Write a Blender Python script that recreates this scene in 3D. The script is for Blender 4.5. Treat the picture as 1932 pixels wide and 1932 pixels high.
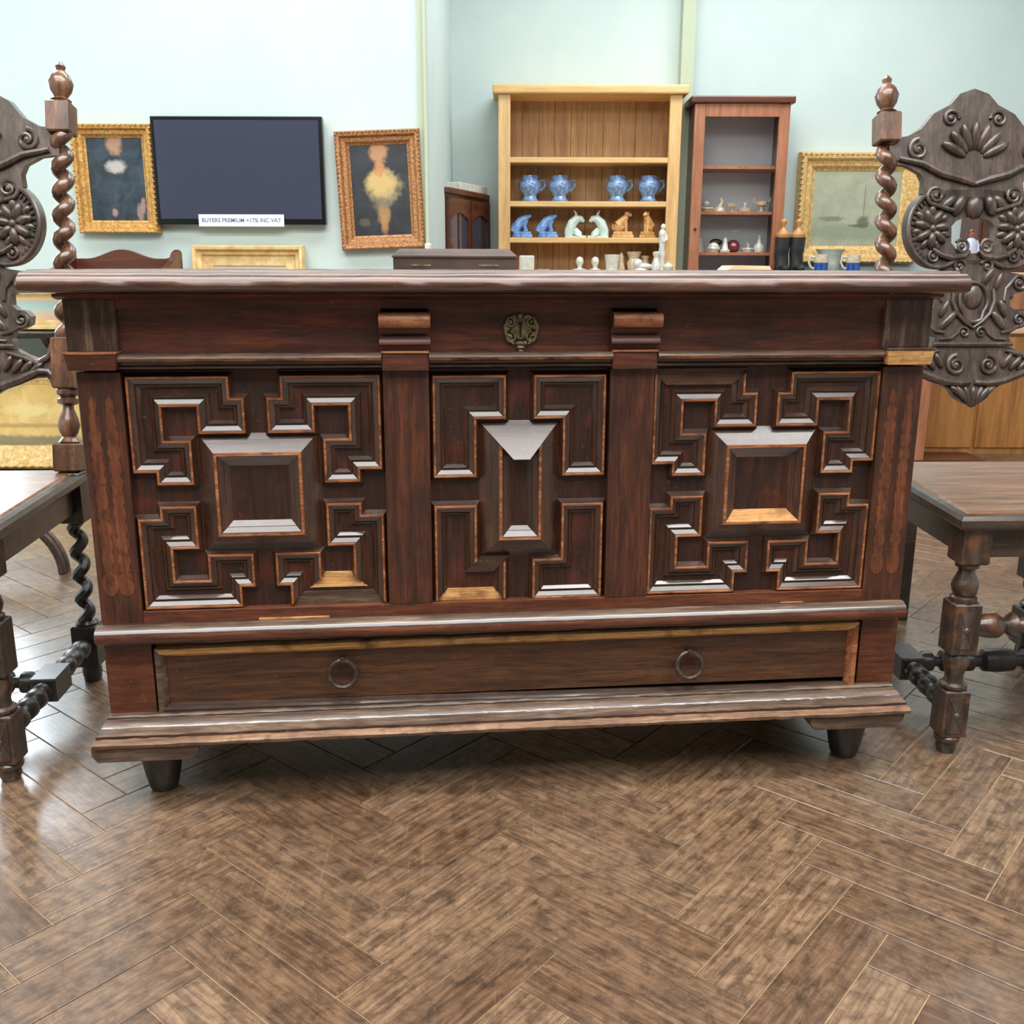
import bpy, bmesh, math, random
from mathutils import Vector, Matrix
random.seed(7)
S = bpy.context.scene
for o in list(bpy.data.objects): bpy.data.objects.remove(o)
COL = S.collection
PI = math.pi

# ---------------------------------------------------------------- camera
F_PX, PITCH, ROLL, HC = 1843.7, .2457, .003, .8411
cam = bpy.data.objects.new('camera', bpy.data.cameras.new('camera')); COL.objects.link(cam)
cam.data.sensor_fit = 'HORIZONTAL'; cam.data.sensor_width = 36.0; cam.data.lens = F_PX/1932*36.0
cam.data.clip_start = .02
fw = Vector((0, math.cos(PITCH), -math.sin(PITCH))); up0 = Vector((0, math.sin(PITCH), math.cos(PITCH))); r0 = Vector((1, 0, 0))
rr = r0*math.cos(ROLL)+up0*math.sin(ROLL); uu = up0*math.cos(ROLL)-r0*math.sin(ROLL)
cam.matrix_world = Matrix(((rr.x, uu.x, -fw.x, 0), (rr.y, uu.y, -fw.y, 0), (rr.z, uu.z, -fw.z, HC), (0, 0, 0, 1)))
S.camera = cam

# ---------------------------------------------------------------- light
W = bpy.data.worlds.new('world'); S.world = W; W.use_nodes = True
W.node_tree.nodes['Background'].inputs[0].default_value = (1.0, .98, .95, 1)
W.node_tree.nodes['Background'].inputs[1].default_value = 0.16
def area(name, loc, sx, sy, power, rot=(0, 0, 0), col=(1, 1, 1)):
    l = bpy.data.lights.new(name, 'AREA'); l.shape = 'RECTANGLE'; l.size = sx; l.size_y = sy; l.energy = power; l.color = col
    o = bpy.data.objects.new(name, l); COL.objects.link(o); o.location = loc; o.rotation_euler = rot; return o
area('ceiling_light_over_chest', (0, .95, 3.05), 4.2, .55, 125, (0, 0, 0), (1, .98, .95))
area('ceiling_light_over_floor', (0, .02, 3.05), 4.2, .8, 85, (0, 0, 0), (1, .98, .95))
area('ceiling_light_front', (0, -.95, 3.05), 4.2, .8, 105, (0, 0, 0), (1, .98, .95))
area('ceiling_light_middle_room', (-.8, 3.1, 3.05), 3.4, .9, 72, (0, 0, 0), (.95, 1, 1))
area('ceiling_light_back_room', (1.4, 5.0, 3.05), 2.6, .9, 62, (0, 0, 0), (.97, 1, 1))
S.view_settings.view_transform = 'Standard'; S.view_settings.look = 'None'
S.view_settings.gamma = 1.0; S.view_settings.use_curve_mapping = False
S.view_settings.exposure = 0.08

# ---------------------------------------------------------------- materials
def lin(c):
    if isinstance(c, str): c = tuple(int(c[i:i+2], 16) for i in (0, 2, 4))
    return tuple((v/255/12.92 if v/255 <= .04045 else ((v/255+.055)/1.055)**2.4) for v in c)+(1,)
def nodes(name):
    m = bpy.data.materials.new(name); m.use_nodes = True
    return m, m.node_tree.nodes, m.node_tree.links, m.node_tree.nodes['Principled BSDF']
def ramp(N, cols):
    r = N.new('ShaderNodeValToRGB'); e = r.color_ramp.elements
    while len(e) < len(cols): e.new(.5)
    for i, (p, c) in enumerate(cols): e[i].position = p; e[i].color = lin(c)
    return r
def tc(N, L, scale, out='Object'):
    t = N.new('ShaderNodeTexCoord'); mp = N.new('ShaderNodeMapping'); mp.inputs['Scale'].default_value = scale
    L.new(t.outputs[out], mp.inputs[0]); return mp
def noise(N, L, src, scale, detail=6, rough=.6, dist=0):
    n = N.new('ShaderNodeTexNoise'); n.inputs['Scale'].default_value = scale; n.inputs['Detail'].default_value = detail
    n.inputs['Roughness'].default_value = rough; n.inputs['Distortion'].default_value = dist
    L.new(src.outputs[0], n.inputs['Vector']); return n
def mix(N, L, fac, a, b, mode='MIX'):
    m = N.new('ShaderNodeMix'); m.data_type = 'RGBA'; m.blend_type = mode
    for i, v in ((0, fac), (6, a), (7, b)):
        if hasattr(v, 'is_linked') or hasattr(v, 'links'): L.new(v, m.inputs[i])
        else: m.inputs[i].default_value = v
    return m.outputs[2]
MATS = {}
def wood(name, cols, axis='x', fine=1.0, rough=.46, coat=.15, bump=.3, patch=None, patch_amt=.5, patch_scale=9, spots=True):
    """grain stretched along axis; cols = ramp dark to light; patch = second colour in large worn areas"""
    m, N, L, B = nodes(name); MATS[name] = m
    sc = {'x': (6, 70, 70), 'y': (70, 6, 70), 'z': (70, 70, 6)}[axis]
    mp = tc(N, L, tuple(v*fine for v in sc)); g = noise(N, L, mp, 1.0, 7, .65, .4)
    r = ramp(N, list(zip([.28, .5, .72] if len(cols) == 3 else [.3, .7], cols))); L.new(g.outputs[0], r.inputs[0])
    col = r.outputs[0]
    big = tc(N, L, (1, 1, 1)); nb = noise(N, L, big, patch_scale, 5, .6, .3)
    if patch:
        rp = ramp(N, [(.5, (0, 0, 0)), (.68, (255, 255, 255))]); L.new(nb.outputs[0], rp.inputs[0])
        mul = N.new('ShaderNodeMath'); mul.operation = 'MULTIPLY'; L.new(rp.outputs[0], mul.inputs[0]); mul.inputs[1].default_value = patch_amt
        col = mix(N, L, mul.outputs[0], col, lin(patch))
    mpf = tc(N, L, tuple(v*fine*4.2 for v in sc)); gf = noise(N, L, mpf, 1.0, 4, .7, .2)
    rf = ramp(N, [(.33, (96, 88, 84)), (.5, (214, 210, 206)), (.68, (255, 252, 248))]); L.new(gf.outputs[0], rf.inputs[0])
    col = mix(N, L, .6 if spots else .2, col, rf.outputs[0], 'MULTIPLY')
    if spots:
        ns = noise(N, L, big, 160, 3, .6); rs = ramp(N, [(.66, (0, 0, 0)), (.76, (150, 150, 150))]); L.new(ns.outputs[0], rs.inputs[0])
        col = mix(N, L, rs.outputs[0], col, lin((150, 122, 100)))
    L.new(col, B.inputs['Base Color'])
    nr = noise(N, L, big, 25, 4, .6); mr = N.new('ShaderNodeMapRange'); mr.inputs[3].default_value = max(.05, rough-.12); mr.inputs[4].default_value = rough+.15
    L.new(nr.outputs[0], mr.inputs[0]); L.new(mr.outputs[0], B.inputs['Roughness'])
    B.inputs['Coat Weight'].default_value = coat; B.inputs['Coat Roughness'].default_value = max(.08, rough-.15)
    bp = N.new('ShaderNodeBump'); bp.inputs['Strength'].default_value = bump; bp.inputs['Distance'].default_value = .0015
    L.new(g.outputs[0], bp.inputs['Height']); L.new(bp.outputs[0], B.inputs['Normal'])
    return m
def plain(name, col, rough=.5, metal=0, coat=0, var=None, vscale=20, bump=0, emit=None):
    m, N, L, B = nodes(name); MATS[name] = m
    if var:
        mp = tc(N, L, (1, 1, 1)); n = noise(N, L, mp, vscale, 5, .6)
        r = ramp(N, [(.35, col), (.65, var)]); L.new(n.outputs[0], r.inputs[0]); L.new(r.outputs[0], B.inputs['Base Color'])
        if bump:
            bp = N.new('ShaderNodeBump'); bp.inputs['Strength'].default_value = bump; bp.inputs['Distance'].default_value = .003
            L.new(n.outputs[0], bp.inputs['Height']); L.new(bp.outputs[0], B.inputs['Normal'])
    else: B.inputs['Base Color'].default_value = lin(col)
    B.inputs['Roughness'].default_value = rough; B.inputs['Metallic'].default_value = metal; B.inputs['Coat Weight'].default_value = coat
    return m
# chest oak
wood('oak_rail', [(42, 22, 14), (92, 45, 27), (132, 68, 40)], 'x', patch=(46, 30, 25), patch_amt=.6, patch_scale=7)
wood('oak_stile', [(38, 22, 15), (76, 40, 25), (110, 60, 37)], 'z', patch=(44, 27, 20), patch_amt=.6)
wood('oak_lid', [(46, 28, 21), (84, 54, 41), (126, 90, 72)], 'x', rough=.36, coat=.5, patch=(70, 44, 34), patch_amt=.6, patch_scale=14)
wood('oak_field', [(30, 17, 12), (52, 27, 19), (78, 39, 25)], 'z', patch=(104, 42, 22), patch_amt=.6, patch_scale=13)
wood('oak_mould', [(38, 26, 20), (60, 40, 30), (84, 58, 44)], 'x', fine=1.3, rough=.3, coat=1.0, patch=(84, 64, 52), patch_amt=.5, patch_scale=30)
wood('oak_mould_v', [(38, 23, 16), (66, 39, 26), (98, 60, 40)], 'z', fine=1.3, rough=.36, coat=.35, patch=(88, 54, 36), patch_amt=.5, patch_scale=30)
wood('oak_worn', [(108, 60, 34), (160, 96, 56), (206, 150, 104)], 'x', fine=1.6, rough=.5, coat=.2, patch=(82, 46, 30), patch_amt=.85, patch_scale=34)
wood('oak_bare', [(182, 126, 68), (218, 164, 100), (238, 196, 138)], 'x', rough=.7, coat=0, patch=(140, 90, 48), patch_amt=.75, patch_scale=30, bump=.5)
wood('oak_edge', [(80, 54, 36), (128, 92, 64), (176, 140, 104)], 'x', rough=.6, coat=.1, patch=(86, 56, 38), patch_amt=.8, patch_scale=40, bump=.6)
wood('oak_golden', [(200, 138, 74), (236, 180, 108), (250, 210, 148)], 'x', rough=.6, coat=.1, patch=(96, 60, 34), patch_amt=.8, patch_scale=18, bump=.5)
wood('oak_base', [(48, 34, 26), (92, 71, 56), (142, 120, 100)], 'x', rough=.5, coat=.25, patch=(72, 48, 34), patch_amt=.7, patch_scale=16, bump=.5)
wood('oak_scuffed', [(42, 25, 18), (78, 51, 38), (150, 124, 106)], 'z', fine=.8, rough=.5, coat=.2, patch=(52, 34, 26), patch_amt=.7, patch_scale=40, bump=.5)
wood('oak_drawer', [(54, 34, 21), (88, 57, 37), (116, 78, 51)], 'x', patch=(92, 54, 34), patch_amt=.5, rough=.45)
wood('oak_red', [(64, 32, 20), (100, 52, 31), (128, 72, 45)], 'x', patch=(72, 36, 24), patch_amt=.6, patch_scale=14)
wood('oak_ghost', [(72, 38, 22), (108, 58, 32), (136, 78, 44)], 'z', rough=.5, coat=.15, patch=(64, 36, 23), patch_amt=.85, patch_scale=60)
plain('dark_gap', (14, 10, 8), .8)
# chairs
wood('chair_carved', [(40, 32, 28), (72, 60, 54), (104, 90, 82)], 'z', fine=.6, rough=.38, coat=.45, patch=(92, 70, 58), patch_amt=.5, patch_scale=26)
wood('chair_dark', [(34, 27, 22), (62, 50, 42), (90, 74, 62)], 'z', fine=.6, rough=.36, coat=.5, patch=(146, 92, 56), patch_amt=.6, patch_scale=26)
wood('chair_twist', [(52, 34, 25), (104, 70, 50), (150, 108, 80)], 'z', fine=.6, rough=.32, coat=.6, patch=(60, 44, 36), patch_amt=.6, patch_scale=30)
wood('chair_black', [(22, 20, 18), (40, 36, 32), (62, 56, 50)], 'z', fine=.6, rough=.4, coat=.4, spots=False)
wood('seat_top', [(90, 60, 42), (132, 92, 64), (162, 120, 88)], 'x', fine=.7, rough=.34, coat=.45, patch=(112, 78, 56), patch_amt=.5)
wood('seat_side', [(40, 34, 28), (66, 54, 46), (96, 80, 68)], 'x', fine=.7, rough=.35, coat=.5)
# background woods
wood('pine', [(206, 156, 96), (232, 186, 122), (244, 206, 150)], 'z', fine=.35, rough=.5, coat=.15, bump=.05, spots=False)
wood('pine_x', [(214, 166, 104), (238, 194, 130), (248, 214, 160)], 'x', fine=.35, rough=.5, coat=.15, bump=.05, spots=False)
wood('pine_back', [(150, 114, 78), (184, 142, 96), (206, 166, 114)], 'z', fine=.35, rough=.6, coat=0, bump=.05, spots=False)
wood('mahogany', [(58, 26, 16), (92, 44, 26), (116, 60, 36)], 'x', fine=.4, rough=.35, coat=.4, bump=.05, spots=False)
wood('redwood', [(140, 84, 56), (172, 110, 78), (196, 138, 104)], 'z', fine=.4, rough=.4, coat=.3, bump=.05, spots=False)
wood('orangewood', [(132, 84, 36), (172, 112, 52), (194, 136, 74)], 'z', fine=.4, rough=.4, coat=.3, bump=.05, spots=False)
wood('box_wood', [(48, 38, 34), (72, 58, 52), (92, 76, 68)], 'x', fine=.6, rough=.35, coat=.4, spots=False)
wood('peach_wood', [(214, 160, 118), (232, 184, 146), (240, 200, 166)], 'x', fine=.5, rough=.5, coat=0, spots=False)
plain('gilt', (176, 124, 62), .42, .35, 0, (226, 180, 104), 90, .8)
plain('gilt_pale', (206, 162, 92), .45, .2, 0, (246, 212, 150), 60, .8)
plain('gilt_dark', (140, 92, 52), .45, .3, 0, (206, 150, 100), 120, 1.0)
plain('cream_frame', (214, 176, 112), .5, .05, 0, (244, 214, 156), 25)
plain('wall_paint', (200, 217, 215), .75, 0, 0, (206, 221, 218), 3)
plain('wall_trim_paint', (186, 196, 172), .6)
plain('tv_bezel', (10, 10, 12), .25)
plain('tv_screen', (62, 66, 84), .12, 0, .5)
plain('white_paper', (228, 232, 240), .7)
plain('ink', (124, 130, 150), .8)
plain('brass', (96, 90, 62), .42, .65, 0, (150, 142, 112), 120, .5)
plain('iron', (54, 44, 40), .4, .6, 0, (96, 82, 74), 90)
plain('black', (6, 5, 5), .6)
plain('china', (236, 234, 224), .25, 0, .5, (206, 206, 196), 40)
plain('china_warm', (222, 208, 184), .3, 0, .4, (196, 178, 150), 60)
plain('celadon', (196, 216, 206), .25, 0, .5, (222, 236, 226), 30)
plain('blue_china', (74, 116, 176), .25, 0, .5, (156, 188, 226), 55)
plain('blue_glaze', (22, 66, 140), .2, 0, .6, (40, 92, 176), 30)
plain('blue_figure', (62, 110, 184), .25, 0, .5, (150, 188, 238), 28)
plain('ochre_glaze', (206, 148, 84), .3, 0, .4, (238, 190, 128), 30)
plain('rubber_black', (30, 30, 31), .45, 0, .2, (58, 58, 58), 12)
plain('beech', (176, 116, 60), .4, 0, .3, (214, 156, 96), 20)
plain('ruby', (110, 40, 44), .25, 0, .4, (140, 64, 62), 40)
plain('case_lining', (196, 200, 206), .7, 0, 0, (206, 210, 216), 4)
plain('figure_coat', (196, 198, 226), .4)
plain('figure_skin', (150, 92, 70), .5)
def glass():
    m, N, L, B = nodes('glass'); MATS['glass'] = m
    B.inputs['Base Color'].default_value = (1, 1, 1, 1); B.inputs['Roughness'].default_value = .02
    B.inputs['Transmission Weight'].default_value = 1; B.inputs['IOR'].default_value = 1.02; B.inputs['Specular IOR Level'].default_value = .5
    return m
glass()
_m, _N, _L, _B = nodes('daylight_pane'); MATS['daylight_pane'] = _m
_B.inputs['Emission Color'].default_value = (.82, .91, 1, 1); _B.inputs['Emission Strength'].default_value = 13.0
def parquet():
    m, N, L, B = nodes('parquet'); MATS['parquet'] = m
    oi = N.new('ShaderNodeObjectInfo'); ge = N.new('ShaderNodeNewGeometry')
    ad = N.new('ShaderNodeMath'); ad.operation = 'ADD'; L.new(oi.outputs['Random'], ad.inputs[0]); L.new(ge.outputs['Random Per Island'], ad.inputs[1])
    fr = N.new('ShaderNodeMath'); fr.operation = 'FRACT'; L.new(ad.outputs[0], fr.inputs[0])
    base = ramp(N, [(.0, (120, 92, 70)), (.35, (148, 120, 95)), (.7, (168, 141, 115)), (1, (134, 106, 82))]); L.new(fr.outputs[0], base.inputs[0])
    uv = N.new('ShaderNodeUVMap'); mp = N.new('ShaderNodeMapping'); mp.inputs['Scale'].default_value = (7, 80, 1); L.new(uv.outputs[0], mp.inputs[0])
    off = N.new('ShaderNodeCombineXYZ'); mu = N.new('ShaderNodeMath'); mu.operation = 'MULTIPLY'; mu.inputs[1].default_value = 37; L.new(fr.outputs[0], mu.inputs[0])
    L.new(mu.outputs[0], off.inputs[0]); L.new(mu.outputs[0], off.inputs[1]); L.new(off.outputs[0], mp.inputs['Location'])
    g = noise(N, L, mp, 1.5, 7, .7, .5)
    rg = ramp(N, [(.28, (58, 50, 46)), (.45, (160, 150, 142)), (.62, (235, 230, 225)), (.8, (255, 250, 240))]); L.new(g.outputs[0], rg.inputs[0])
    c = mix(N, L, .85, base.outputs[0], rg.outputs[0], 'MULTIPLY')
    # worn pale scratches across the blocks
    wp = N.new('ShaderNodeVectorMath'); wp.operation = 'SCALE'; wp.inputs['Scale'].default_value = 1; L.new(ge.outputs['Position'], wp.inputs[0])
    sc = None
    for a, s in ((.5, (80, 4, 1)), (-.9, (95, 3.2, 1)), (1.35, (120, 5, 1))):
        q = N.new('ShaderNodeMapping'); q.inputs['Rotation'].default_value = (0, 0, a); q.inputs['Scale'].default_value = s; L.new(wp.outputs[0], q.inputs[0])
        n = noise(N, L, q, 1.0, 3, .5, .6); r = ramp(N, [(.66, (0, 0, 0)), (.74, (120, 120, 120))]); L.new(n.outputs[0], r.inputs[0])
        c = mix(N, L, r.outputs[0], c, lin((176, 148, 114)))
    big = noise(N, L, wp, 2.2, 4, .6); rb = ramp(N, [(.42, (0, 0, 0)), (.68, (150, 150, 150))]); L.new(big.outputs[0], rb.inputs[0])
    c = mix(N, L, rb.outputs[0], c, lin((142, 124, 106)))
    dn = noise(N, L, wp, 38, 9, .72, .4); rd = ramp(N, [(.36, (96, 84, 76)), (.52, (220, 214, 208)), (.66, (255, 250, 244))]); L.new(dn.outputs[0], rd.inputs[0])
    c = mix(N, L, .7, c, rd.outputs[0], 'MULTIPLY')
    L.new(c, B.inputs['Base Color'])
    mr = N.new('ShaderNodeMapRange'); mr.inputs[3].default_value = .28; mr.inputs[4].default_value = .5; L.new(g.outputs[0], mr.inputs[0]); L.new(mr.outputs[0], B.inputs['Roughness'])
    B.inputs['Coat Weight'].default_value = .9; B.inputs['Coat Roughness'].default_value = .2
    bp = N.new('ShaderNodeBump'); bp.inputs['Strength'].default_value = .25; bp.inputs['Distance'].default_value = .002; L.new(g.outputs[0], bp.inputs['Height']); L.new(bp.outputs[0], B.inputs['Normal'])
parquet()
plain('floor_joint', (138, 112, 84), .8, 0, 0, (176, 146, 110), 30)
def painting(name, bg, bg2, shapes, scale=6):
    """flat canvas paint: noise ground with soft elliptical patches (x, z, rx, rz, colour) in canvas coordinates -1..1"""
    m, N, L, B = nodes(name); MATS[name] = m
    t = N.new('ShaderNodeTexCoord'); mp = N.new('ShaderNodeMapping'); L.new(t.outputs['Object'], mp.inputs[0])
    n = noise(N, L, mp, scale, 5, .65, .6); r = ramp(N, [(.35, bg), (.65, bg2)]); L.new(n.outputs[0], r.inputs[0]); c = r.outputs[0]
    for (x, z, rx, rz, colr) in shapes:
        q = N.new('ShaderNodeMapping'); q.vector_type = 'POINT'; q.inputs['Location'].default_value = (-x/rx, 0, -z/rz); q.inputs['Scale'].default_value = (1/rx, 0, 1/rz)
        L.new(t.outputs['Object'], q.inputs[0])
        mp2 = noise(N, L, mp, 45, 4, .6)
        sb_ = N.new('ShaderNodeVectorMath'); sb_.operation = 'SUBTRACT'; L.new(mp2.outputs['Color'], sb_.inputs[0]); sb_.inputs[1].default_value = (.5, .5, .5)
        ml_ = N.new('ShaderNodeVectorMath'); ml_.operation = 'MULTIPLY_ADD'; L.new(sb_.outputs[0], ml_.inputs[0]); ml_.inputs[1].default_value = (.9, 0, .9); L.new(q.outputs[0], ml_.inputs[2])
        ln = N.new('ShaderNodeVectorMath'); ln.operation = 'LENGTH'; L.new(ml_.outputs[0], ln.inputs[0])
        rp = ramp(N, [(.55, (235, 235, 235)), (1.0, (0, 0, 0))]); L.new(ln.outputs['Value'], rp.inputs[0])
        c = mix(N, L, rp.outputs[0], c, lin(colr))
    L.new(c, B.inputs['Base Color']); B.inputs['Roughness'].default_value = .4; return m

# ---------------------------------------------------------------- mesh helpers
class MB:
    def __init__(s): s.v = []; s.f = []; s.m = []
    def add(s, vs, fs, mi=0):
        b = len(s.v); s.v += [tuple(v) for v in vs]
        for k, f in enumerate(fs): s.f.append([b+i for i in f]); s.m.append(mi[k] if isinstance(mi, list) else mi)
    def box(s, x0, x1, y0, y1, z0, z1, mi=0):
        s.add([(x, y, z) for z in (z0, z1) for y in (y0, y1) for x in (x0, x1)], [(0, 2, 3, 1), (4, 5, 7, 6), (0, 1, 5, 4), (2, 6, 7, 3), (0, 4, 6, 2), (1, 3, 7, 5)], mi); return s
    def prism(s, poly, fn0, fn1, mi=0, side=None):
        """poly list of 2d points, mapped by fn0 and fn1 to the two caps"""
        n = len(poly); vs = [fn0(*p) for p in poly]+[fn1(*p) for p in poly]
        fs = [tuple(range(n)), tuple(range(2*n-1, n-1, -1))]+[(i, (i+1) % n, n+(i+1) % n, n+i) for i in range(n)]
        s.add(vs, fs, [mi, mi]+[mi if side is None else side]*n); return s
    def extr_x(s, prof, x0, x1, n=1, mi=0, jit=0, cap=True, mitre=None):
        """profile of (y, z) drawn along x; mi int or list per profile edge; mitre = function d(y) pushing the ends outward"""
        k = len(prof); vs = []; fs = []; ms = []
        for j in range(n+1):
            t = j/n
            for (y, z) in prof:
                e = mitre(y) if mitre else 0
                x = (x0-e)+(x1-x0+2*e)*t; d = random.uniform(-jit, jit) if jit else 0
                vs.append((x, y+d*.6, z+d))
        for j in range(n):
            for i in range(k):
                i2 = (i+1) % k; fs.append((j*k+i, j*k+i2, (j+1)*k+i2, (j+1)*k+i)); ms.append(mi[i] if isinstance(mi, list) else mi)
        if cap:
            c = mi[0] if isinstance(mi, list) else mi
            fs += [tuple(range(k-1, -1, -1)), tuple(n*k+i for i in range(k))]; ms += [c, c]
        s.add(vs, fs, ms); return s
    def tube(s, pts, rad, seg=8, mi=0, cap=True, flat=None):
        """pts list of Vectors, rad number or list; flat = (axis vector, factor) squashes the section along an axis"""
        pts = [Vector(p) for p in pts]; n = len(pts); vs = []; fs = []
        ref = None
        for i, p in enumerate(pts):
            t = (pts[min(i+1, n-1)]-pts[max(i-1, 0)]).normalized()
            if ref is None: ref = t.orthogonal().normalized()
            a = (ref-t*ref.dot(t)).normalized(); ref = a; b = t.cross(a)
            r = rad[i] if isinstance(rad, (list, tuple)) else rad
            for k in range(seg):
                d = (a*math.cos(2*PI*k/seg)+b*math.sin(2*PI*k/seg))*r
                if flat: d -= flat[0]*d.dot(flat[0])*(1-flat[1])
                vs.append(p+d)
        for i in range(n-1):
            for k in range(seg): fs.append((i*seg+k, i*seg+(k+1) % seg, (i+1)*seg+(k+1) % seg, (i+1)*seg+k))
        if cap: fs += [tuple(range(seg-1, -1, -1)), tuple((n-1)*seg+k for k in range(seg))]
        s.add(vs, fs, mi); return s
    def turned(s, prof, p0, p1, seg=16, mi=0, rot=0.0):
        """prof list of (t, r) with t in metres measured along p0 -> p1"""
        p0 = Vector(p0); p1 = Vector(p1); d = (p1-p0).normalized()
        a = (Vector((1, 0, 0)) if abs(d.x) < .9 else Vector((0, 1, 0))); a = (a-d*a.dot(d)).normalized(); b = d.cross(a)
        vs = []; fs = []; n = len(prof)
        for (t, r) in prof:
            c = p0+d*t
            for k in range(seg):
                w = 2*PI*k/seg+rot; vs.append(c+(a*math.cos(w)+b*math.sin(w))*max(r, 1e-4))
        for i in range(n-1):
            for k in range(seg): fs.append((i*seg+k, i*seg+(k+1) % seg, (i+1)*seg+(k+1) % seg, (i+1)*seg+k))
        fs += [tuple(range(seg-1, -1, -1)), tuple((n-1)*seg+k for k in range(seg))]
        s.add(vs, fs, mi); return s
    def square(s, t0, t1, half, p0, p1, mi=0, ch=.003):
        q = half*math.sqrt(2); return s.turned([(t0, q-ch*1.4), (t0+ch, q), (t1-ch, q), (t1, q-ch*1.4)], p0, p1, 4, mi, PI/4)
    def ball(s, c, r, mi=0, seg=12, rings=7, rot=None):
        c = Vector(c); r = Vector(r) if hasattr(r, '__len__') else Vector((r, r, r)); vs = []; fs = []
        for i in range(rings+1):
            th = PI*i/rings
            for k in range(seg):
                ph = 2*PI*k/seg; p = Vector((r.x*math.sin(th)*math.cos(ph), r.y*math.sin(th)*math.sin(ph), r.z*math.cos(th)))
                if rot: p = rot @ p
                vs.append(c+p)
        for i in range(rings):
            for k in range(seg): fs.append((i*seg+k, i*seg+(k+1) % seg, (i+1)*seg+(k+1) % seg, (i+1)*seg+k))
        s.add(vs, fs, mi); return s
    def mesh(s, name, mats, smooth=False):
        me = bpy.data.meshes.new(name); me.from_pydata(s.v, [], s.f)
        for m in (mats if isinstance(mats, (list, tuple)) else [mats]): me.materials.append(MATS[m])
        me.polygons.foreach_set('material_index', s.m)
        bm = bmesh.new(); bm.from_mesh(me); bmesh.ops.remove_doubles(bm, verts=bm.verts, dist=1e-5); bmesh.ops.recalc_face_normals(bm, faces=bm.faces); bm.to_mesh(me); bm.free()
        if smooth:
            me.polygons.foreach_set('use_smooth', [True]*len(me.polygons))
            try: me.set_sharp_from_angle(angle=math.radians(42))
            except Exception: pass
        me.update(); return me
    def build(s, name, mats, parent=None, smooth=False, loc=(0, 0, 0), rot=(0, 0, 0), bevel=0):
        return link(name, s.mesh(name, mats, smooth), parent, loc, rot, bevel)
def link(name, me, parent=None, loc=(0, 0, 0), rot=(0, 0, 0), bevel=0):
    o = bpy.data.objects.new(name, me); COL.objects.link(o); o.location = loc; o.rotation_euler = rot; o.parent = parent
    if bevel:
        b = o.modifiers.new('bevel', 'BEVEL'); b.width = bevel; b.segments = 2; b.limit_method = 'ANGLE'; b.angle_limit = math.radians(50)
    return o
def tag(o, label=None, cat=None, group=None, kind=None):
    if label: o['label'] = label
    if cat: o['category'] = cat
    if group: o['group'] = group
    if kind: o['kind'] = kind
    return o
def thing(name, label, cat, loc=(0, 0, 0), rz=0, group=None):
    o = bpy.data.objects.new(name, None); COL.objects.link(o); o.location = loc; o.rotation_euler = (0, 0, rz); o.empty_display_size = .05
    return tag(o, label, cat, group)
def copy_tree(o, loc=None, rz=None, parent=None, label=None):
    c = o.copy(); COL.objects.link(c); c.parent = parent
    if loc is not None: c.location = loc
    if rz is not None: c.rotation_euler = (0, 0, rz)
    if label: c['label'] = label
    for ch in list(o.children): copy_tree(ch, parent=c)
    return c
def spiral(cx, cz, r, turns=1.6, start=0, hand=1, n=30):
    """points of a scroll in the x-z plane, from the outside to the eye"""
    out = []
    for i in range(n+1):
        t = i/n; a = start+hand*2*PI*turns*t; q = r*(1-t)**.8
        out.append((cx+q*math.cos(a), cz+q*math.sin(a)))
    return out

# ================================================================= the room
YAW = .1029
def struct(name, mb, mat): return tag(mb.build(name, mat), kind='structure')
fl = struct('floor', MB().box(-3.5, 3.7, -1.6, 6.5, -.06, -.0022), 'floor_joint')
struct('wall_back_left', MB().box(-3.5, -.37, 4.26, 4.40, -.0022, 3.0), 'wall_paint')
struct('wall_return', MB().box(-.51, -.37, 4.40, 6.4, -.0022, 3.0), 'wall_paint')
struct('wall_back_right', MB().box(-.37, 3.7, 6.3, 6.44, -.0022, 3.0), 'wall_paint')
struct('wall_left', MB().box(-3.62, -3.5, -1.6, 4.4, -.0022, 3.0), 'wall_paint')
struct('wall_right', MB().box(3.7, 3.82, -1.6, 6.44, -.0022, 3.0), 'wall_paint')
wn = struct('window_1', MB().box(-3.46, -2.2, 4.235, 4.258, .86, .90).box(-3.46, -2.2, 4.235, 4.258, 2.5, 2.54).box(-3.46, -3.42, 4.235, 4.258, .90, 2.5).box(-2.24, -2.2, 4.235, 4.258, .90, 2.5).box(-2.85, -2.81, 4.235, 4.258, .90, 2.5), 'white_paper')
MB().box(-3.42, -2.85, 4.244, 4.252, .90, 2.5).build('pane', 'daylight_pane', wn); MB().box(-2.81, -2.24, 4.244, 4.252, .90, 2.5).build('pane', 'daylight_pane', wn)
struct('trim_1', MB().box(-.385, -.355, 4.235, 4.262, 0, 3.0), 'wall_trim_paint')
struct('trim_2', MB().box(.985, 1.06, 6.2, 6.3, 0, 3.0), 'wall_trim_paint')
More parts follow.
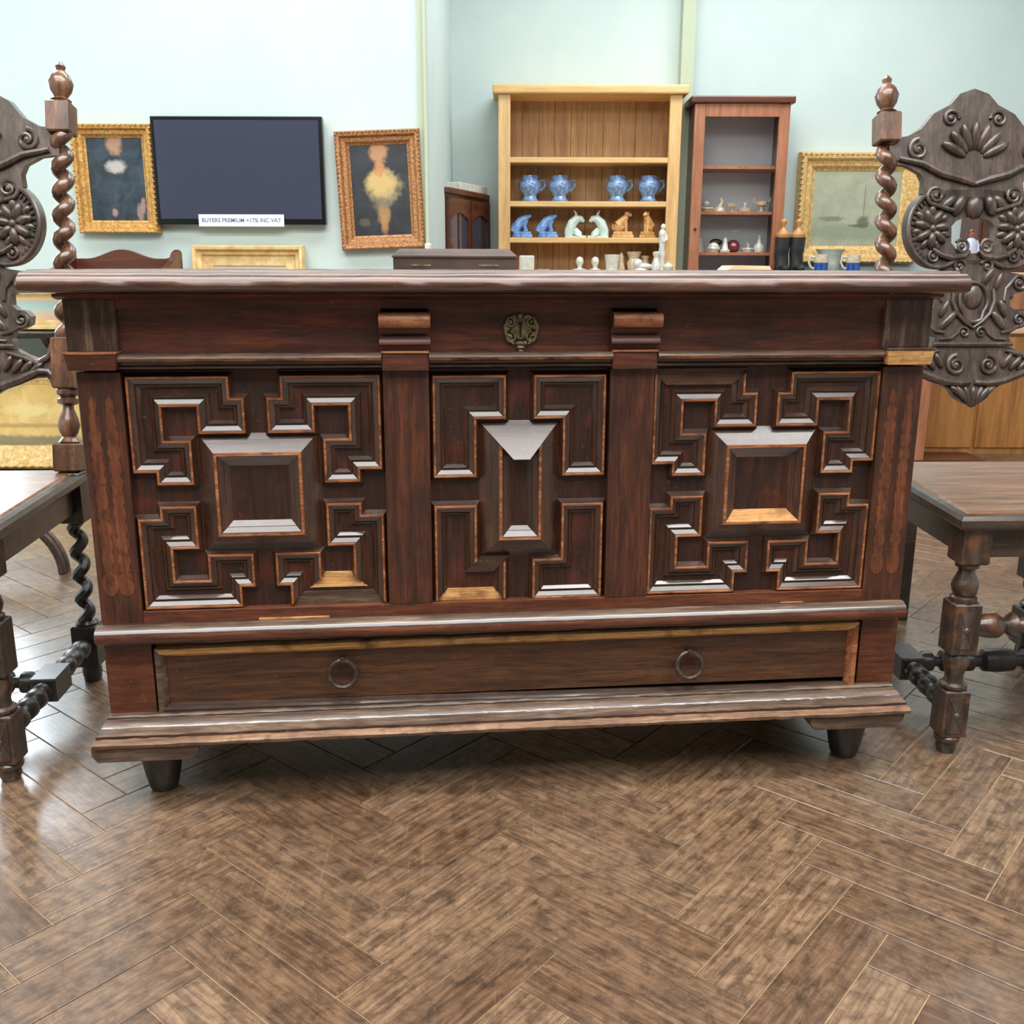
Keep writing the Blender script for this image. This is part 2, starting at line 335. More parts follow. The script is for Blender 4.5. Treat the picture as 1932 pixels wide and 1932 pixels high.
# herringbone parquet
bw = .077; bl = 4*bw; g = .0010; n = 4
A = math.radians(50); d1 = Vector((math.cos(A), math.sin(A), 0)); d2 = Vector((-math.sin(A), math.cos(A), 0))
O0 = Vector((.671, 1.555, 0))
def block_mesh():
    me = bpy.data.meshes.new('parquet_block'); x0, x1, y0, y1 = g, bl-g, g, bw-g; e = .0006
    v = [(x0, y0, -.002), (x1, y0, -.002), (x1, y1, -.002), (x0, y1, -.002), (x0, y0, -e), (x1, y0, -e), (x1, y1, -e), (x0, y1, -e), (x0+e, y0+e, 0), (x1-e, y0+e, 0), (x1-e, y1-e, 0), (x0+e, y1-e, 0)]
    f = [(3, 2, 1, 0), (8, 9, 10, 11)]+[(i, (i+1) % 4, 4+(i+1) % 4, 4+i) for i in range(4)]+[(4+i, 4+(i+1) % 4, 8+(i+1) % 4, 8+i) for i in range(4)]
    me.from_pydata(v, [], f); uvl = me.uv_layers.new(name='UVMap')
    for l in me.loops: p = me.vertices[l.vertex_index].co; uvl.data[l.index].uv = (p.x, p.y)
    me.materials.append(MATS['parquet']); me.update(); return me, v, f
bme, bv, bf = block_mesh()
spots = []
for i in range(-90, 91):
    for j in range(-14, 15):
        for kind in (0, 1):
            u = i+n*j+(n if kind else 0); w = i-n*j+(1-n if kind else 0)
            p = O0+d1*(u*bw)+d2*(w*bw)
            a = A
            if kind: p = p+d1*bw; a = A+PI/2       # the upright block, turned a quarter
            c = p+Vector((math.cos(a), math.sin(a), 0))*bl/2+Vector((-math.sin(a), math.cos(a), 0))*bw/2
            if -3.2 < c.x < 3.4 and -1.3 < c.y < 6.0: spots.append((c.x, c.y, p.x, p.y, a))
cth, sth = math.cos(YAW), math.sin(YAW)
def in_view(x, y):
    d = Vector((x, y, -HC)); q = d.dot(fw)
    if q < .1: return False
    px = 966+F_PX*d.dot(rr)/q; py = 966-F_PX*d.dot(uu)/q
    lx = (x-.0088)*cth+(y-1.4984)*sth; ly = -(x-.0088)*sth+(y-1.4984)*cth
    hidden = ly > .12 and abs((x/y if y else 0)-.03) < .36           # behind the chest
    return -60 < px < 1990 and py < 2000 and not hidden
vis = sorted([s for s in spots if in_view(s[0], s[1])], key=lambda s: s[1])
near = vis[:300]; keep = set(near)
for s in near: link('parquet_block', bme, fl, (s[2], s[3], 0), (0, 0, s[4]))
far = [s for s in spots if s not in keep]
V = []; Fc = []; UV = []
for s in far:
    b = len(V); c_, s_ = math.cos(s[4]), math.sin(s[4])
    V += [(s[2]+c_*x-s_*y, s[3]+s_*x+c_*y, z) for (x, y, z) in bv]; Fc += [[b+i for i in f] for f in bf]; UV += [(x, y) for (x, y, z) in bv]
me = bpy.data.meshes.new('parquet_blocks'); me.from_pydata(V, [], Fc); uvl = me.uv_layers.new(name='UVMap')
for l in me.loops: uvl.data[l.index].uv = UV[l.vertex_index]
me.materials.append(MATS['parquet']); tag(link('parquet_blocks', me, fl), kind='stuff')

# ================================================================= the chest
chest = thing('coffer_chest', 'large dark oak coffer chest with geometric mouldings and one long drawer', 'chest', (.0088, 1.4984, 0), YAW)
FY = .016                                        # depth of the panel fields behind the stile faces
D = .50                                          # depth of the carcase
def cpart(name, mb, mats, bevel=0, smooth=False, parent=chest, label=None):
    o = mb.build(name, mats, parent, smooth, bevel=bevel)
    if label: o['label'] = label
    return o
# carcase
for sx in (-1, 1): cpart('side_panel', MB().box(sx*.648 if sx < 0 else .628, -.628 if sx < 0 else .648, .03, D, .15, .80), 'oak_stile')
cpart('back_panel', MB().box(-.628, .628, D-.02, D, .15, .80), 'oak_rail')
cpart('bottom_board', MB().box(-.628, .628, .03, D-.02, .15, .165), 'oak_rail')
# lid
lp = [(D+.02, .836), (-.030, .8365), (-.036, .8355), (-.038, .832), (-.048, .8325), (-.058, .829), (-.0645, .822), (-.066, .815), (-.062, .808), (-.054, .8045), (D+.02, .803)]
cpart('lid', MB().extr_x(lp, -.674, .656, 40, 0, .0005, mitre=lambda y: max(0, min(.02, (-y-.03)*.6+.012)) if y < .4 else .012), 'oak_lid', smooth=True)
cpart('lid_moulding', MB().extr_x([(.01, .803), (-.028, .803), (-.028, .799), (-.02, .796), (-.008, .794), (.01, .794)], -.662, .655), 'oak_rail', smooth=True)
# stiles and muntins
ST = [(-.65, -.587), (.583, .65)]; MU = [(-.2055, -.136), (.1435, .213)]
for k, (a, b) in enumerate(ST):
    st = cpart('stile', MB().box(a, b, 0, .03, .294, .69), 'oak_stile', .0015)
    # paler ghosts of two lost split balusters
    for cx in (a+.0195, b-.0195):
        P = []; N_ = 120; z0, z1 = .345, .655
        for i in range(N_+1):
            t = i/N_; z = z0+(z1-z0)*t
            r = .0058+.0036*abs(math.sin(t*PI*13))**.8
            if t > .8: r *= 1-.5*(t-.8)/.2
            if t < .13: r = .0105*math.sqrt(max(0, 1-((t-.065)/.066)**2))+.001
            if t > .985 or t < .006: r = .0018
            P.append((r+random.uniform(-.0008, .0008), z))
        poly = [(cx+r, z) for r, z in P]+[(cx-r, z) for r, z in reversed(P)]
        tag(MB().prism(poly, lambda x, z: (x, -.0006, z), lambda x, z: (x, .001, z)).build('baluster_mark', 'oak_ghost', st), 'paler baluster-shaped mark on the stile')
    # capital block and upper stile
    cpart('capital_block', MB().prism([(a-.004, .694), (b+.0005, .694), (b+.003, .717), (a-.007, .717)], lambda x, z: (x, -.020-(z-.694)*.12, z), lambda x, z: (x, .03, z)), 'oak_bare' if k else 'oak_rail', .0015,
          label='bare pale capital block' if k else None)
    cpart('capital_fillet', MB().box(a-.008, b+.004, -.024, .03, .717, .7205), 'oak_worn' if not k else 'oak_scuffed', .001)
    cpart('frieze_block', MB().box(a-.007, b+.002, -.004, .03, .7205, .794), 'oak_scuffed', .001)
    # stile of the drawer tier
    cpart('drawer_stile', MB().box(a, a+.072 if k == 0 else b, -.002, .03, .148, .272) if k == 0 else MB().box(.586, b, -.002, .03, .148, .272), 'oak_red', .001)
for (a, b) in MU:
    cpart('muntin', MB().box(a, b, 0, .03, .318, .69), 'oak_stile', .0012)
    cb = [(.03, .776), (-.022, .776), (-.028, .771), (-.030, .764), (-.028, .757), (-.022, .753), (-.010, .751), (-.007, .744), (-.012, .738), (-.016, .733), (-.016, .729), (-.006, .727), (-.005, .719), (.03, .719)]
    cpart('corbel', MB().extr_x(cb, a-.003, b+.003, 1, [0, 1, 1, 1, 1]+[0]*9), ['oak_rail', 'oak_worn'], smooth=True)
    cpart('corbel_block', MB().box(a, b, -.013, .03, .690, .716), 'oak_rail', .001)
    cpart('corbel_fillet', MB().box(a-.001, b+.001, -.015, .03, .716, .719), 'oak_worn', .0008)
# frieze, top moulding, rails
xs = [-.587]+[v for ab in MU for v in ab]+[.583]
for i in range(0, len(xs), 2):
    a, b = xs[i], xs[i+1]
    cpart('frieze_board', MB().box(a, b, .004, .03, .717, .794), 'oak_rail')
    tm = [(.03, .717), (-.012, .717), (-.017, .7145), (-.019, .7105), (-.016, .706), (-.006, .704), (-.005, .700), (-.009, .698), (-.009, .695), (.004, .691), (.03, .690)]
    cpart('frieze_moulding', MB().extr_x(tm, a+.0005, b-.0005, 20, [0, 2, 2, 1, 0, 0, 0, 0, 0, 0, 0], .0003), ['oak_mould', 'oak_worn', 'oak_base'], smooth=True)
cpart('frieze_top_rail', MB().box(-.587, .583, -.002, .03, .781, .794), 'oak_rail')
cpart('bottom_rail', MB().box(-.587, .583, .001, .03, .293, .318), 'oak_red', .001)
cpart('rail_splinter', MB().box(-.41, -.30, -.001, .002, .299, .302), 'oak_bare')
cpart('rail_splinter', MB().box(.41, .48, -.001, .002, .296, .3), 'oak_bare')
mb_ = [(.03, .300), (-.012, .300), (-.014, .303), (-.022, .303), (-.031, .299), (-.036, .2925), (-.0365, .286), (-.034, .280), (-.027, .2755), (-.015, .274), (-.012, .269), (.03, .269)]
cpart('waist_moulding', MB().extr_x(mb_, -.652, .645, 60, [0, 2, 2, 2, 0, 1, 1, 1, 1, 0, 0, 0], .0005), ['oak_mould', 'oak_red', 'oak_base'], smooth=True)
# panels with applied geometric mouldings
PROF = [(-.0052, 0), (.0006, .0108), (.0014, .0122), (.0038, .0122), (.0046, .0104), (.0056, .0100), (.0116, .0058), (.0119, .0036), (.0134, .0032), (.0141, .0052), (.0154, .0052), (.0198, .0006), (.0202, 0)]
PM = [0, 1, 1, 1, 0, 0, 0, 0, 0, 0, 0, 0]              # 1 = rubbed ridge
def offs(poly, d):
    n_ = len(poly); ar = sum(poly[i][0]*poly[(i+1) % n_][1]-poly[(i+1) % n_][0]*poly[i][1] for i in range(n_)); sg = 1 if ar > 0 else -1
    nr = []
    for i in range(n_):
        (x0, z0), (x1, z1) = poly[i], poly[(i+1) % n_]; l = math.hypot(x1-x0, z1-z0); nr.append((-(z1-z0)/l*sg, (x1-x0)/l*sg))
    return [(poly[i][0]+d*(nr[i-1][0]+nr[i][0]), poly[i][1]+d*(nr[i-1][1]+nr[i][1])) for i in range(n_)]
def strips(panel, poly, lost={}, prof=PROF):
    rings = [(offs(poly, d), h) for d, h in prof]; n_ = len(poly)
    for i in range(n_):
        j = (i+1) % n_; horiz = abs(poly[i][1]-poly[j][1]) < abs(poly[i][0]-poly[j][0])
        if i in lost:
            r0_, r1_ = rings[0][0], rings[-1][0]; h = lost[i][1]
            q = [r0_[i], r0_[j], r1_[j], r1_[i]]
            tag(MB().prism(q, lambda x, z: (x, FY+.001, z), lambda x, z: (x, FY-h, z)).build('bare_patch', lost[i][0], panel), lost[i][2]); continue
        mb = MB(); k = len(prof)
        vs = [(r[i][0], FY-h, r[i][1]) for r, h in rings]+[(r[j][0], FY-h, r[j][1]) for r, h in rings]
        w = .0003                                                   # each strip its own slight set-out
        dy = random.uniform(-w, w); vs = [(x, y+dy, z) for x, y, z in vs]
        mb.add(vs, [(a, a+1, k+a+1, k+a) for a in range(k-1)]+[tuple(range(k)), tuple(range(2*k-1, k-1, -1)), (0, k-1, 2*k-1, k)], PM+[0, 0, 0])
        mb.build('moulding_strip', ['oak_mould' if horiz else 'oak_mould_v', 'oak_worn'], panel)
QUAD = [(.187, .182), (.037, .182), (.037, .149), (.016, .149), (.016, .094), (.087, .094), (.087, .135), (.137, .135), (.137, .0855), (.0975, .0855), (.0975, .016), (.153, .016), (.153, .0355), (.187, .0355)]
ZC = .501
def rect(cx, cz, hx, hz): return [(cx-hx, cz-hz), (cx+hx, cz-hz), (cx+hx, cz+hz), (cx-hx, cz+hz)]
def boss(panel, cx, cz, levels, worn_bottom=False, flat_top=False):
    """levels: (half x, half z, height above the field); last level closes the top"""
    b = MB(); R_ = [[(x, FY-h, z) for x, z in rect(cx, cz, hx, hz)] for hx, hz, h in levels]
    vs = [v for r in R_ for v in r]; fs = []; ms = []
    for k in range(len(levels)-1):
        for i in range(4):
            fs.append((k*4+i, k*4+(i+1) % 4, k*4+4+(i+1) % 4, k*4+4+i))
            ms.append(1 if k in (1, 2) else (2 if (worn_bottom and i == 0 and k > 2) else (4 if i in (1, 3) else 0)))
    e = (len(levels)-1)*4; fs.append((e, e+1, e+2, e+3)); ms.append(3)
    if flat_top:
        # the top end is a plain slope running down on to the sunk field: raise the inner rings there
        for k in range(2, len(levels)):
            for i in (2, 3): x, y, z = vs[k*4+i]; vs[k*4+i] = (x, vs[7][1]+.0012*(k-1), z)
        ms = [0 if (m == 1 and (q % 4) == 2) else m for q, m in enumerate(ms)]
    b.add(vs, fs, ms); return tag(b.build('raised_boss', ['oak_mould', 'oak_worn', 'oak_bare', 'oak_field', 'oak_mould_v'], panel), 'raised mitred boss at the centre of the panel')
def panel(a, b):
    return cpart('panel', MB().box(a, b, FY, .03, .318, .69), 'oak_field')
GOLD = ('oak_bare', .003, 'bare golden patch where a moulding is lost'); DULL = ('oak_base', .004, 'dull patch where a moulding is lost')
for side, (cx, hw, a, b) in enumerate(((-.3965, 1.0, -.587, -.2055), (.398, .985, .213, .583))):
    p = panel(a, b)
    for sx in (-1, 1):
        for sz in (-1, 1):
            lost = {}
            if side == 0 and sx == 1 and sz == -1: lost = {6: GOLD, 0: DULL}
            if side == 1 and sx == -1 and sz == 1: lost = {0: ('oak_drawer', .006, 'worn strip where a moulding is lost')}
            strips(p, [(cx+sx*x*hw, ZC+sz*z) for x, z in QUAD], lost)
    boss(p, cx, ZC+.002, [(.0905, .092, 0), (.0655, .0655, .0215), (.0645, .0645, .023), (.0605, .0605, .023), (.0595, .0595, .0205), (.052, .052, .0155), (.0515, .0515, .0135), (.044, .043, .008)], worn_bottom=(side == 1))
HEX = [(.135, .182), (.021, .182), (.021, .113), (.067, .113), (.067, .022), (.135, .022)]
p = panel(-.136, .1435)
for sx in (-1, 1):
    for sz in (-1, 1):
        lost = {}
        if sx == -1 and sz == -1: lost = {0: GOLD, 2: ('oak_mould', .008, 'broken moulding stub')}
        strips(p, [(.0035+sx*x, ZC-.002+sz*z) for x, z in HEX], lost)
boss(p, .0035, ZC-.002, [(.0635, .110, 0), (.0335, .078, .0235), (.0325, .077, .025), (.0285, .073, .025), (.0275, .072, .0225), (.0195, .064, .0165), (.019, .0635, .0145), (.0125, .057, .01)], flat_top=False)
wd = MB(); zc_ = ZC-.002; wx = .0035
wd.add([(wx-.063, FY-.0015, zc_+.1095), (wx+.063, FY-.0015, zc_+.1095), (wx+.0125, FY-.0435, zc_+.056), (wx-.0125, FY-.0435, zc_+.056), (wx+.0125, FY-.010, zc_+.056), (wx-.0125, FY-.010, zc_+.056)], [(0, 1, 2, 3), (3, 2, 4, 5), (0, 3, 5), (1, 4, 2), (0, 5, 4, 1)])
tag(wd.build('boss_wedge', 'oak_mould', p), 'sloping wedge at the head of the tall boss')
# escutcheon
es = cpart('lock_plate', MB().turned([(0, .0165), (.002, .0165), (.0035, .014), (.0035, .002)], (.004, .004, .751), (.004, -.01, .751), 24), 'brass', smooth=True, label='worn brass lock plate with scrolled edge')
e = MB()
for k in range(13):
    a = 2*PI*k/13+.2; e.ball((.004+.0205*math.cos(a), .001, .749+.021*math.sin(a)), (.0042, .003, .0042), seg=8, rings=5)
for q in range(3): e.ball((.004, .0, .729-.006*q), (.009-.002*q, .0035, .0032), seg=8, rings=5)
for s_ in (-1, 1):
    for cz0, r_ in ((.760, .008), (.738, .009)):
        c = spiral(.004+s_*.0165, cz0, r_, 1.4, PI/2, s_, 20); e.tube([(x, -.001, z) for x, z in c], .0019, 6)
    e.tube([(.004+s_*x, -.001, z) for x, z in ((.008, .771), (.019, .767), (.0245, .754), (.022, .738), (.011, .728))], [.0015, .0025, .003, .0025, .0018], 6)
e.build('scrolled_edge', 'brass', es, True)
kh = MB().turned([(0, .0032), (.001, .0032)], (.003, .0005, .758), (.003, -.01, .758), 12); kh.box(.0018, .0046, -.0002, .0005, .738, .757); kh.build('keyhole', 'black', es)
# drawer, set slightly askew in its opening as in life
dr = cpart('drawer', MB().box(-.572, .578, .004, .022, .160, .262), 'oak_drawer'); 
cpart('drawer_gap', MB().box(-.580, .586, .022, .03, .15, .272), 'dark_gap')
fp = [(0, 0), (0, .010), (.001, .0115), (.009, .0115), (.0105, .009), (.0155, .003), (.016, 0)]
def frame_strip(poly, i, mats, mi, jit=0):
    rg = [(offs(poly, d), h) for d, h in fp]; j = (i+1) % 4; nseg = 24; mb = MB(); k = len(fp); vs = []
    for s_ in range(nseg+1):
        t = s_/nseg
        for r, h in rg: vs.append((r[i][0]+(r[j][0]-r[i][0])*t, .004-h+random.uniform(-jit, jit), r[i][1]+(r[j][1]-r[i][1])*t+random.uniform(-jit, jit)))
    fs = [(s_*k+a, s_*k+a+1, (s_+1)*k+a+1, (s_+1)*k+a) for s_ in range(nseg) for a in range(k-1)]+[tuple(range(k)), tuple(nseg*k+a for a in reversed(range(k)))]
    mb.add(vs, fs, mi); return mb.build('drawer_moulding', mats, dr, True)
dpoly = [(-.574, .146), (.580, .137), (.580, .262), (-.574, .258)]
frame_strip(dpoly, 0, ['oak_mould'], 0, .0004); tag(frame_strip(dpoly, 1, ['oak_worn'], 0, .0003), 'rubbed drawer edge moulding')
tag(frame_strip(dpoly, 2, ['oak_golden'], 0, .0006), 'drawer moulding worn to bare golden wood'); frame_strip(dpoly, 3, ['oak_base'], 0, .0004)
for x, z in ((-.282, .208), (.287, .2)):
    ring = MB(); pts = [(x+.0215*math.sin(2*PI*i/28), -.010-.004*(1-math.cos(2*PI*i/28)), z+.0215*math.cos(2*PI*i/28)) for i in range(29)]
    rg_ = tag(ring.tube(pts, .0043, 8).build('ring_pull', 'iron', dr, True), 'dark iron ring pull')
    MB().turned([(0, .004), (.012, .0035), (.016, .005), (.019, .003)], (x, .004, z+.0225), (x, -.02, z+.0225), 12).build('ring_pin', 'iron', rg_, True)
# base moulding, pads, feet
bp_ = [(.03, .150), (-.012, .150), (-.0145, .1475), (-.0145, .1455), (-.020, .1445), (-.030, .1395), (-.0315, .1375), (-.034, .1370), (-.045, .1320), (-.0475, .1315), (-.0485, .1275), (-.055, .1265), (-.0595, .122), (-.058, .1165), (.03, .1165)]
cpart('base_moulding', MB().extr_x(bp_, -.648, .642, 90, [0, 0, 1, 0, 0, 1, 0, 0, 0, 1, 2, 2, 2, 0, 0], .0006, mitre=lambda y: max(0, -y)*.28), ['oak_base', 'oak_mould', 'oak_edge'], smooth=True)
for sx in (-1, 1): cpart('base_side', MB().box(sx*.655 if sx < 0 else .63, -.63 if sx < 0 else .655, .03, D, .1165, .150), 'oak_base')
cpart('base_back', MB().box(-.63, .63, D-.03, D, .1165, .150), 'oak_base')
for (a, b) in ((-.669, -.505), (.488, .653)):
    for back in (0, 1):
        y0, y1 = (-.052, .10) if not back else (D-.14, D)
        cpart('foot_pad', MB().prism([(a, .1165), (b, .1165), (b-.003, .102), (b-.014, .090), (a+.008, .090), (a, .102)], lambda x, z: (x, y0, z), lambda x, z: (x, y1, z)), 'oak_base', .001)
        fx = -.586 if a < 0 else .59; fy = .03 if not back else D-.07
        cpart('foot', MB().turned([(0, .020), (.006, .0235), (.03, .029), (.055, .033), (.09, .034)], (fx, fy, 0), (fx, fy, 1), 20), 'chair_black', smooth=True)

# ================================================================= the two chairs
def lean(z): return .205+max(0, z-.47)*.21
def make_chair(label, loc, rz, twisted, hand):
    t = thing('carved_chair', label, 'chair', loc, rz, 'carved oak side chairs beside the chest')
    # seat
    st = MB(); fx, rx, yf, yr = .235, .205, -.245, .235
    outline = lambda q, y0=0: [(-fx+q, yf+q), (fx-q, yf+q), (rx-q, yr-q), (-rx+q, yr-q)]
    lv = [(.004, .420), (0, .425), (0, .436), (.006, .4425), (.016, .4445), (.020, .4425), (.026, .4455)]
    vs = [(x, y, z) for q, z in lv for x, y in outline(q)]; k = len(lv)
    fs = [(a*4+i, a*4+(i+1) % 4, a*4+4+(i+1) % 4, a*4+4+i) for a in range(k-1) for i in range(4)]+[(3, 2, 1, 0), tuple((k-1)*4+i for i in range(4))]
    st.add(vs, fs, [1]*(4*(k-2))+[0]*4+[1, 0]); st.build('seat', ['seat_top', 'seat_side'], t)
    # aprons
    ap = lambda *a: MB().box(*a)
    ap(-.168, .168, -.218, -.196, .365, .420).build('apron', 'seat_side', t, bevel=.002); ap(-.16, .16, .196, .216, .365, .420).build('apron', 'seat_side', t, bevel=.002)
    for s in (-1, 1):
        MB().prism([(s*.186, -.18), (s*.206, -.18), (s*.190, .185), (s*.170, .185)], lambda x, y: (x, y, .365), lambda x, y: (x, y, .420)).build('apron', 'seat_side', t, bevel=.002)
    front = [(0, .0165), (.010, .0205), (.020, .0195), (.024, .0255), (.031, .0265), (.036, .022)]
    mid = [(.122, .022), (.126, .027), (.131, .027), (.135, .0195), (.145, .0175), (.158, .0205), (.172, .0262), (.183, .0255), (.188, .0215), (.192, .024)]
    top = [(.281, .023), (.285, .0262), (.292, .0255), (.295, .0195), (.301, .0235), (.312, .0262), (.322, .0235), (.335, .0165), (.343, .0155), (.346, .0225), (.352, .0235), (.356, .02)]
    front, mid, top = [[(q, r*.87) for q, r in pr] for pr in (front, mid, top)]
    for s in (-1, 1):
        p0, p1 = (s*.195, -.205, 0), (s*.195, -.205, 1)
        lg = MB().turned(front, p0, p1); lg.square(.034, .123, .0222, p0, p1); lg.turned(mid, p0, p1); lg.square(.190, .284, .0232, p0, p1); lg.turned(top, p0, p1); lg.square(.354, .420, .0245, p0, p1)
        L_ = lg.build('leg', 'chair_dark', t, True)
        for zc in (.078, .237):
            MB().box(s*.195-.015, s*.195+.015, -.2296, -.2265, zc-.034, zc+.034).ball((s*.195, -.2295, zc), (.006, .004, .006)).tube([(s*.195-.013, -.2297, zc-.03), (s*.195+.013, -.2297, zc+.03)], .0016, 6).tube([(s*.195-.013, -.2297, zc+.03), (s*.195+.013, -.2297, zc-.03)], .0016, 6).build('carved_rosette', 'chair_carved', L_, True)
    # rear posts
    for s in (-1, 1):
        x = s*.18; p0, p1 = (x, .205, 0), (x, .205, 1)
        lg = MB()
        if twisted:
            lg.turned([(0, .017), (.02, .02), (.04, .018)], p0, p1); lg.square(.036, .125, .025, p0, p1, 0)
            lg.turned([(.122, .02), (.128, .023), (.134, .017)], p0, p1)
            pts = []
            for i in range(61):
                z = .132+(.345-.132)*i/60; a = s*hand*2*PI*z/.05; pts.append((x+.008*math.cos(a), .205+.008*math.sin(a), z))
            lg.tube(pts, .0115, 8)
        else:
            lg.turned([(0, .017), (.02, .02), (.04, .018)], p0, p1); lg.square(.036, .120, .025, p0, p1); lg.turned([(q, r*.9) for q, r in mid], p0, p1)
            lg.square(.186, .25, .025, p0, p1); lg.turned([(.248, .018), (.254, .024), (.26, .016), (.272, .021), (.284, .024), (.297, .02), (.306, .013), (.312, .019), (.322, .022), (.332, .019), (.338, .013), (.345, .02)], p0, p1)
        lg.square(.343, .445, .025, p0, p1)
        lg.build('leg', 'chair_black', t, True)
        P = lambda z: Vector((x, lean(z), z))
        po = MB(); a0, a1 = P(.445), P(.62)
        po.square(0, .055, .024, a0, a1)
        po.turned([(.054, .016), (.058, .021), (.064, .016), (.068, .012), (.075, .0165), (.09, .021), (.105, .018), (.122, .011), (.13, .010), (.134, .02), (.142, .02), (.146, .013), (.152, .021), (.16, .021), (.165, .016)], a0, a1)
        po.square(.163, .262, .022, a0, a1)
        pts = []
        for i in range(101):
            z = .69+(1.10-.69)*i/100; a = s*hand*2*PI*z/.0455; pts.append(P(z)+Vector((.0088*math.cos(a), .0088*math.sin(a), 0)))
        po.tube(pts, .0135, 10)
        b0, b1 = P(1.09), P(1.2)
        po.square(0, .06, .022, b0, b1); po.turned([(.058, .014), (.064, .02), (.07, .012), (.082, .02), (.098, .024), (.112, .018), (.122, .008), (.13, .010), (.138, .004)], b0, b1)
        po.build('back_post', 'chair_twist', t, True)
    # stretchers
    fs_ = [(0, .016), (.02, .021), (.04, .022), (.055, .012), (.062, .019), (.07, .024), (.078, .012), (.09, .014), (.105, .022), (.13, .026), (.171, .02)]
    fs_ = fs_+[(.342-q, r) for q, r in reversed(fs_[:-1])]
    MB().turned(fs_, (-.171, -.205, .237), (1, -.205, .237)).build('front_stretcher', 'chair_dark', t, True)
    for s in (-1, 1):
        p0, p1 = Vector((s*.195, -.184, .085)), Vector((s*.18, .181, .085)); ln = (p1-p0).length
        half = [(0, .013), (.012, .019), (.034, .020), (.046, .012), (.052, .018), (.074, .020), (.088, .013), (.094, .018), (.112, .020), (.124, .013), (.13, .018), (.140, .018), (.146, .012)]
        sd = MB().turned(half, p0, p1); sd.turned([(ln-q, r) for q, r in reversed(half)], p0, p1); sd.square(.142, ln-.142, .0225, p0, p1)
        sd.build('side_stretcher', 'chair_black', t, True)
    cs = [(0, .012), (.014, .020), (.03, .020), (.036, .011), (.046, .011), (.052, .021), (.062, .021), (.066, .015), (.074, .021), (.085, .021), (.089, .015), (.1, .021), (.112, .021), (.116, .013), (.128, .013), (.136, .022), (.165, .024)]
    cs = cs+[(.33-q, r) for q, r in reversed(cs[:-1])]
    MB().turned(cs, (-.165, 0, .085), (1, 0, .085)).build('cross_stretcher', 'chair_black', t, True)
    # carved back
    def M(x, z, h=0): return Vector((x, lean(z)-.010-h, z))
    def plate(mb, pts, h=.0, th=.022, both=True):
        for s in ((-1, 1) if both else (1,)):
            mb.prism([(s*x, z) for x, z in pts], lambda x, z: M(x, z, h), lambda x, z: M(x, z, h-th))
    def full(mb, half, h=0, th=.022):
        mb.prism(half+[(-x, z) for x, z in reversed(half) if x > 0], lambda x, z: M(x, z, h), lambda x, z: M(x, z, h-th))
    def scroll(mb, cx, cz, r, start, hnd, turns=1.7, w=.2, tail=None, h=.003):
        for s in (-1, 1):
            c = spiral(cx, cz, r*.86, turns, start, hnd, 34)
            if tail: c = tail+c
            n_ = len(c); mb.tube([M(s*x, z, h) for x, z in c], [r*w*(1-.35*i/n_) for i in range(n_)], 7, flat=(Vector((0, 1, 0)), .9))
            mb.ball(M(s*cx, cz, h), (r*.27, r*.22, r*.27), seg=8, rings=5)
    def lobe(mb, x, z, rx, rz, ang, h=.004, d=.008, both=True):
        for s in ((-1, 1) if both else (1,)):
            mb.ball(M(s*x, z, h), (rx, d, rz), seg=10, rings=6, rot=Matrix.Rotation(s*ang, 3, 'Y'))
    # lower rail with shell
    lr = MB()
    full(lr, [(0, .563), (.012, .566), (.022, .571), (.034, .580), (.043, .594), (.06, .604), (.085, .612), (.12, .626), (.145, .628), (.155, .616), (.166, .606), (.178, .612), (.178, .69), (.164, .697), (.150, .692), (.143, .672), (.128, .662), (.105, .670), (.083, .682), (0, .682)])
    scroll(lr, .034, .646, .024, PI*.5, -1, 1.7, .2)
    for k_ in range(-3, 4):
        a = k_*.33; lr.ball(M(.034*math.sin(a), .603-.022*math.cos(a), .004), (.007, .008, .023), seg=10, rings=6, rot=Matrix.Rotation(a, 3, 'Y'))
    for s in (-1, 1):
        lr.tube([M(s*x, z, .004) for x, z in ((.004, .612), (.03, .61), (.06, .614), (.095, .626), (.13, .642), (.15, .640), (.163, .626))], [.005, .008, .009, .008, .007, .007, .004], 8)
        lr.tube([M(s*x, z, .003) for x, z in ((.07, .676), (.10, .668), (.13, .656), (.15, .668), (.158, .686))], [.003, .006, .007, .006, .004], 8)
    for x, z, a in ((.072, .655, .5), (.09, .650, .65), (.108, .648, .8), (.126, .646, .9)): lobe(lr, x, z, .007, .018, a)
    scroll(lr, .160, .624, .013, PI*.5, -1, 1.4, .26); scroll(lr, .160, .684, .011, -PI*.5, 1, 1.4, .26)
    lr.build('carved_lower_rail', 'chair_carved', t, True)
    # splat: neck, cartouche and pierced medallion
    sp = MB()
    full(sp, [(0, .680), (.085, .684), (.083, .694), (.078, .702), (.084, .716), (.100, .720), (.115, .728), (.117, .744), (.106, .755), (.090, .757), (.080, .766), (.079, .784), (.090, .790), (.108, .794), (.118, .808), (.114, .825), (.096, .831), (.070, .834), (.052, .846), (.03, .856), (0, .858)])
    sp.extr_x([], 0, 0) if False else None
    for s in (-1, 1): sp.tube([M(s*x, z, .003) for x, z in ((0, .688), (.04, .688), (.084, .688))], .0045, 6)
    scroll(sp, .099, .738, .017, -PI*.6, 1, 1.6, .22, [(.06, .712), (.08, .715)]); scroll(sp, .098, .811, .018, PI*.6, -1, 1.6, .22, [(.066, .775), (.07, .80)])
    scroll(sp, .018, .712, .014, 0, 1, 1.5, .2, [(.07, .698), (.045, .70)])
    ring = [(.030*math.cos(2*PI*i/32), .779+.034*math.sin(2*PI*i/32)-(.012 if 20 < i < 28 else 0)) for i in range(33)]
